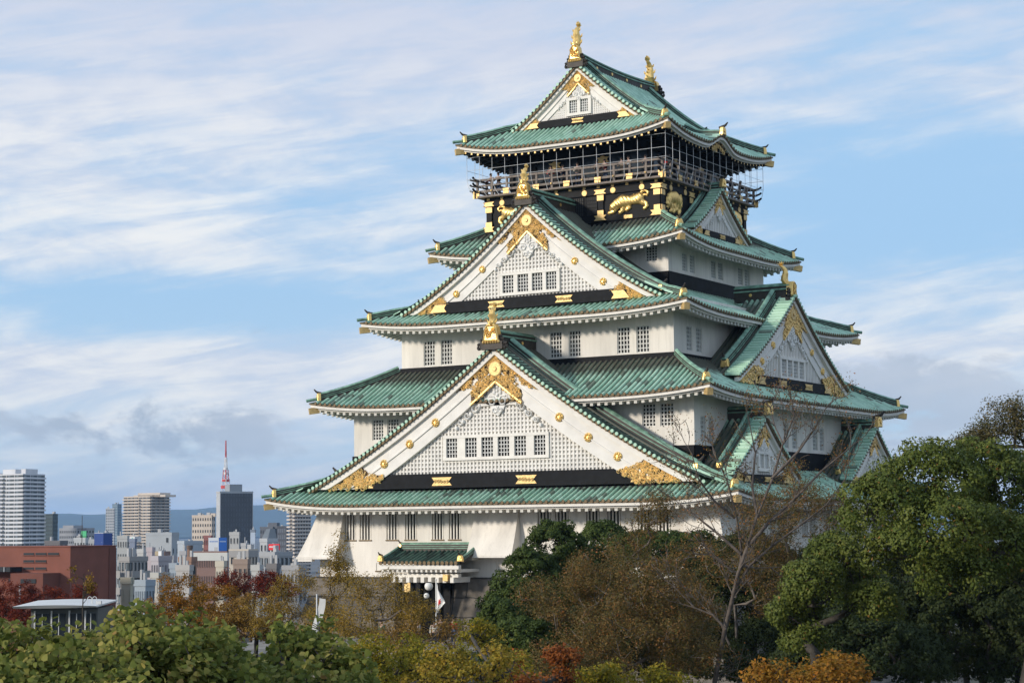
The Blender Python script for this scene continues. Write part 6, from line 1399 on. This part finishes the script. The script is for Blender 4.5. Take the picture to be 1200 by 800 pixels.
# street lamp with two globes, flag, banner
r = thing('street_lamp', 'lamp post with a large and a small white globe in front of the dark doorway', 'lamp post', (-4.5, -20.3, -4.3)); mb = MB(); mb.tube([(0, 0, 0), (0, 0, 3.9)], .07, 8); mb.build('post', ['black'], r)
gl = simple('white_globe', (.8, .78, .72), .3, var=.03)
mb = MB(); mb.ball((0, 0, 3.75), .30, 0, 14, 10); mb.build('globe', [gl], r, smooth=True); mb = MB(); mb.ball((.0, -.28, 3.1), .2, 0, 12, 8); mb.build('globe', [gl], r, smooth=True); mb = MB(); mb.disc((0, 0, 3.95), (0, 0, 1), .18, .1, 12); mb.build('cap', ['black'], r)
r = thing('flag', 'limp white flag with a red disc on a pole beside the doorway', 'flag', (-3.7, -20.6, -4.3)); mb = MB(); mb.tube([(0, 0, 0), (0, 0, 4.15)], .04, 6); mb.ball((0, 0, 4.2), .07, 0, 8, 6); mb.build('pole', [gl], r)
mb = MB(); N = 14; G = {}
for i in range(N+1):
    for j in range(N+1):
        u, v = i/N, j/N; w_ = .95*(1-.72*v)*(1 if v < .45 else 1); x_ = .05+u*(.12+.85*max(0, .55-abs(v-.42))*1.35); y_ = .14*math.sin(u*9+v*2)*u; z_ = 4.05-v*2.1-u*(.9*(1-v)); G[i, j] = (x_, y_, z_)
for i in range(N):
    for j in range(N):
        cu, cv = (i+.5)/N-.45, (j+.5)/N-.58; mb.quad(G[i, j], G[i+1, j], G[i+1, j+1], G[i, j+1], 1 if (cu*cu*1.2+cv*cv*2.2) < .030 else 0)
mb.build('cloth', [simple('flag_white', (.75, .74, .71), .9, var=.05), simple('flag_red', (.6, .03, .03), .9)], r, smooth=True)
r = thing('banner', 'tall white banner leaning behind the golden saplings', 'banner', (12.4, -55.3, -14)); mb = MB(); mb.tube([(0, 0, 0), (0, 0, 14.2)], .04, 6); mb.build('pole', ['wire'], r)
mb = MB(); N = 12; 
for j in range(N):
    f = lambda v: [(.25*math.cos(v*3.0)-.1, .02, 14.0-1.7*v), (.25*math.cos(v*3.0)+.22+.12*v, .1, 14.0-1.7*v-.05)]
    a, b = f(j/N), f((j+1)/N); mb.quad(a[0], a[1], b[1], b[0])
mb.build('cloth', [simple('banner_white', (.6, .6, .58), .9)], r)
# ================================================================== PEOPLE
def skin_body(nodes, edges, radii, name, mat, parent, sub=1):
    me = bpy.data.meshes.new(name); me.from_pydata(nodes, edges, []); o = bpy.data.objects.new('tmp', me); COL.objects.link(o)
    md = o.modifiers.new('s', 'SKIN'); 
    for v, r_ in zip(me.skin_vertices[0].data, radii): v.radius = r_ if isinstance(r_, tuple) else (r_, r_)
    me.skin_vertices[0].data[0].use_root = True
    s2 = o.modifiers.new('u', 'SUBSURF'); s2.levels = s2.render_levels = sub
    bpy.context.view_layer.update(); ev = o.evaluated_get(bpy.context.evaluated_depsgraph_get()); m2 = bpy.data.meshes.new_from_object(ev); m2.name = name
    m2.materials.clear(); m2.materials.append(mat); m2.polygons.foreach_set('use_smooth', [True]*len(m2.polygons)); bpy.data.objects.remove(o)
    n = bpy.data.objects.new(name, m2); COL.objects.link(n); n.parent = parent; return n
def pose(lean=0.0, arm='rail', stride=0.0):
    J = [(0, 0, .95), (0, -.02-lean*.3, 1.15), (0, -.03-lean*.8, 1.40), (0, -.04-lean, 1.50), (0, -.06-lean, 1.66)]; R_ = [(.15, .11), (.13, .10), (.16, .10), .055, (.085, .10)]
    E = [(0, 1), (1, 2), (2, 3), (3, 4)]
    for sg in (-1, 1):
        b = len(J)
        if arm == 'rail': J += [(sg*.20, -lean*.8, 1.40), (sg*.27, -.12-lean, 1.15), (sg*.18, -.38-lean, 1.10), (sg*.15, -.47-lean, 1.10)]
        else: J += [(sg*.20, -lean*.8, 1.40), (sg*.25, .02+sg*stride*.3, 1.14), (sg*.26, -.06+sg*stride*.5, .90), (sg*.25, -.08+sg*stride*.5, .80)]
        R_ += [.06, .045, .035, .04]; E += [(2, b), (b, b+1), (b+1, b+2), (b+2, b+3)]
        b = len(J); J += [(sg*.10, 0, .88), (sg*.11, -sg*stride*.5-.02, .50), (sg*.11, -sg*stride, .09), (sg*.12, -sg*stride-.15, .04)]; R_ += [.09, .06, .045, .035]; E += [(0, b), (b, b+1), (b+1, b+2), (b+2, b+3)]
    return J, E, R_
SKIN_ = simple('skin', (.42, .27, .20), .6); HAIR = simple('hair', (.02, .016, .014), .6)
def person(label, loc, rz, top, bottom, group, lean=.05, arm='rail', stride=0.0, sc=1.0, hair=None, src={}):
    key = (lean, arm, stride); t = thing('person', label, 'person', loc, rz, group); t.scale = (sc,)*3
    if key not in src:
        J, E, R_ = pose(lean, arm, stride); src[key] = {}
        src[key]['body'] = skin_body(J, E, R_, 'body', SKIN_, t, 2).data
        sel = [1, 2, 5, 6, 7]+[13, 14, 15]; 
        def subset(idx, grow_, nm):
            mp = {k: i for i, k in enumerate(idx)}; return skin_body([J[k] for k in idx], [(mp[a], mp[b]) for a, b in E if a in mp and b in mp], [tuple(x+grow_ for x in (R_[k] if isinstance(R_[k], tuple) else (R_[k],)*2)) for k in idx], nm, SKIN_, t, 2).data
        src[key]['jacket'] = subset([2, 1, 0, 5, 6, 7, 13, 14, 15], .022, 'jacket'); src[key]['trousers'] = subset([0, 9, 10, 11, 17, 18, 19], .018, 'trousers')
        mb = MB(); mb.ball((0, -.035-lean, 1.70), (.098, .115, .10), 0, 12, 8); mb.ball((0, .01-lean, 1.63), (.09, .08, .12), 0, 10, 7); src[key]['hair'] = mb.build('hair', [HAIR], t, smooth=True).data
        for c in list(t.children): bpy.data.objects.remove(c)
        mb = MB(); hz = Vector((0, -.06-lean, 1.66))
        for sg in (-1, 1): mb.ball(hz+Vector((sg*.034, -.088, .01)), .012, 0, 6, 4)
        mb.ball(hz+Vector((0, -.108, -.02)), (.012, .02, .018), 1, 6, 4); mb.box(-.025, .025, hz.y-.105, hz.y-.09, hz.z-.062, hz.z-.052, 2)
        for sg in (-1, 1): mb.ball(hz+Vector((sg*.09, .0, -.005)), (.014, .022, .032), 1, 6, 4)
        o = mb.build('face', [HAIR, SKIN_, simple('lips', (.35, .12, .10), .6)], t); src[key]['face'] = o.data; bpy.data.objects.remove(o)
    for nm, mat in (('body', None), ('face', None), ('hair', hair), ('jacket', top), ('trousers', bottom)):
        d_ = src[key][nm]
        if mat is not None: d_ = d_.copy(); d_.materials.clear(); d_.materials.append(mat)
        o = bpy.data.objects.new(nm, d_); COL.objects.link(o); o.parent = t
    return t
CL = {n: simple('cloth_'+n, c, .85, var=.1) for n, c in dict(red=(.5, .03, .03), black=(.02, .02, .022), navy=(.03, .04, .10), white=(.65, .65, .63), grey=(.2, .2, .21), beige=(.42, .34, .24), green=(.05, .10, .06), denim=(.07, .10, .17), maroon=(.2, .03, .04), cream=(.6, .55, .45)).items()}
bal_people = [(-7.0, 'maroon', 'in a maroon jacket at the left end of the south railing'), (-6.3, 'black', 'in black second from the left end of the south railing'), (-4.2, 'grey', 'in grey between the left end of the railing and the fish finial'), (-1.6, 'red', 'in red just right of the fish finial'), (-.6, 'navy', 'in navy beside the one in red on the south railing'), (.7, 'cream', 'in cream near the middle of the south railing'),
              (2.3, 'black', 'in black above the crouching gold tiger head'), (3.1, 'maroon', 'in maroon above the gold tiger'), (4.4, 'beige', 'in beige above the gold tiger tail'), (5.2, 'white', 'in a white top near the right end of the south railing'), (6.4, 'navy', 'in navy at the right corner of the south railing')]
for i, (u, c, l) in enumerate(bal_people): person('person '+l, (u, -7.68 if i % 2 else -7.5, 29.02), random.uniform(-.5, .5), CL[c], CL['denim' if i % 2 else 'black'], 'visitors on the lookout balcony', .05 if i % 3 else .12)
for i, (u, c, l) in enumerate(((-6.6, 'red', 'in red nearest the corner'), (-4.6, 'black', 'in black before the first pillar'), (-1.2, 'grey', 'in grey under the curved eave'), (3.2, 'black', 'in black right of the small gable'), (4.6, 'navy', 'in navy right of the small gable'), (6.3, 'black', 'in black at the far end'))):
    person('person '+l+' on the east balcony', (7.6, u, 29.02), PI/2+random.uniform(-.4, .4), CL[c], CL['denim'], 'visitors on the lookout balcony')
for i, (x_, y_, c, l, st) in enumerate(((-1.0, -22.5, 'red', 'in a red jacket by the stone wall right of the flag', .0), (-1.6, -23.2, 'black', 'in black beside the one in red by the stone wall', .12), (-2.4, -26.0, 'white', 'in white walking below the flag', .12), (-1.2, -26.4, 'grey', 'in grey walking beside the one in white below the flag', .0), (-3.4, -27.5, 'green', 'in dark green at the edge of the terrace below the flag', .12), (.3, -26.8, 'cream', 'in cream on the right of the group below the flag', .0))):
    person('person '+l, (x_, y_, -4.3), random.uniform(-1, 1), CL[c], CL['black' if i % 2 else 'denim'], 'visitors on the entrance terrace', .0, 'down', st)
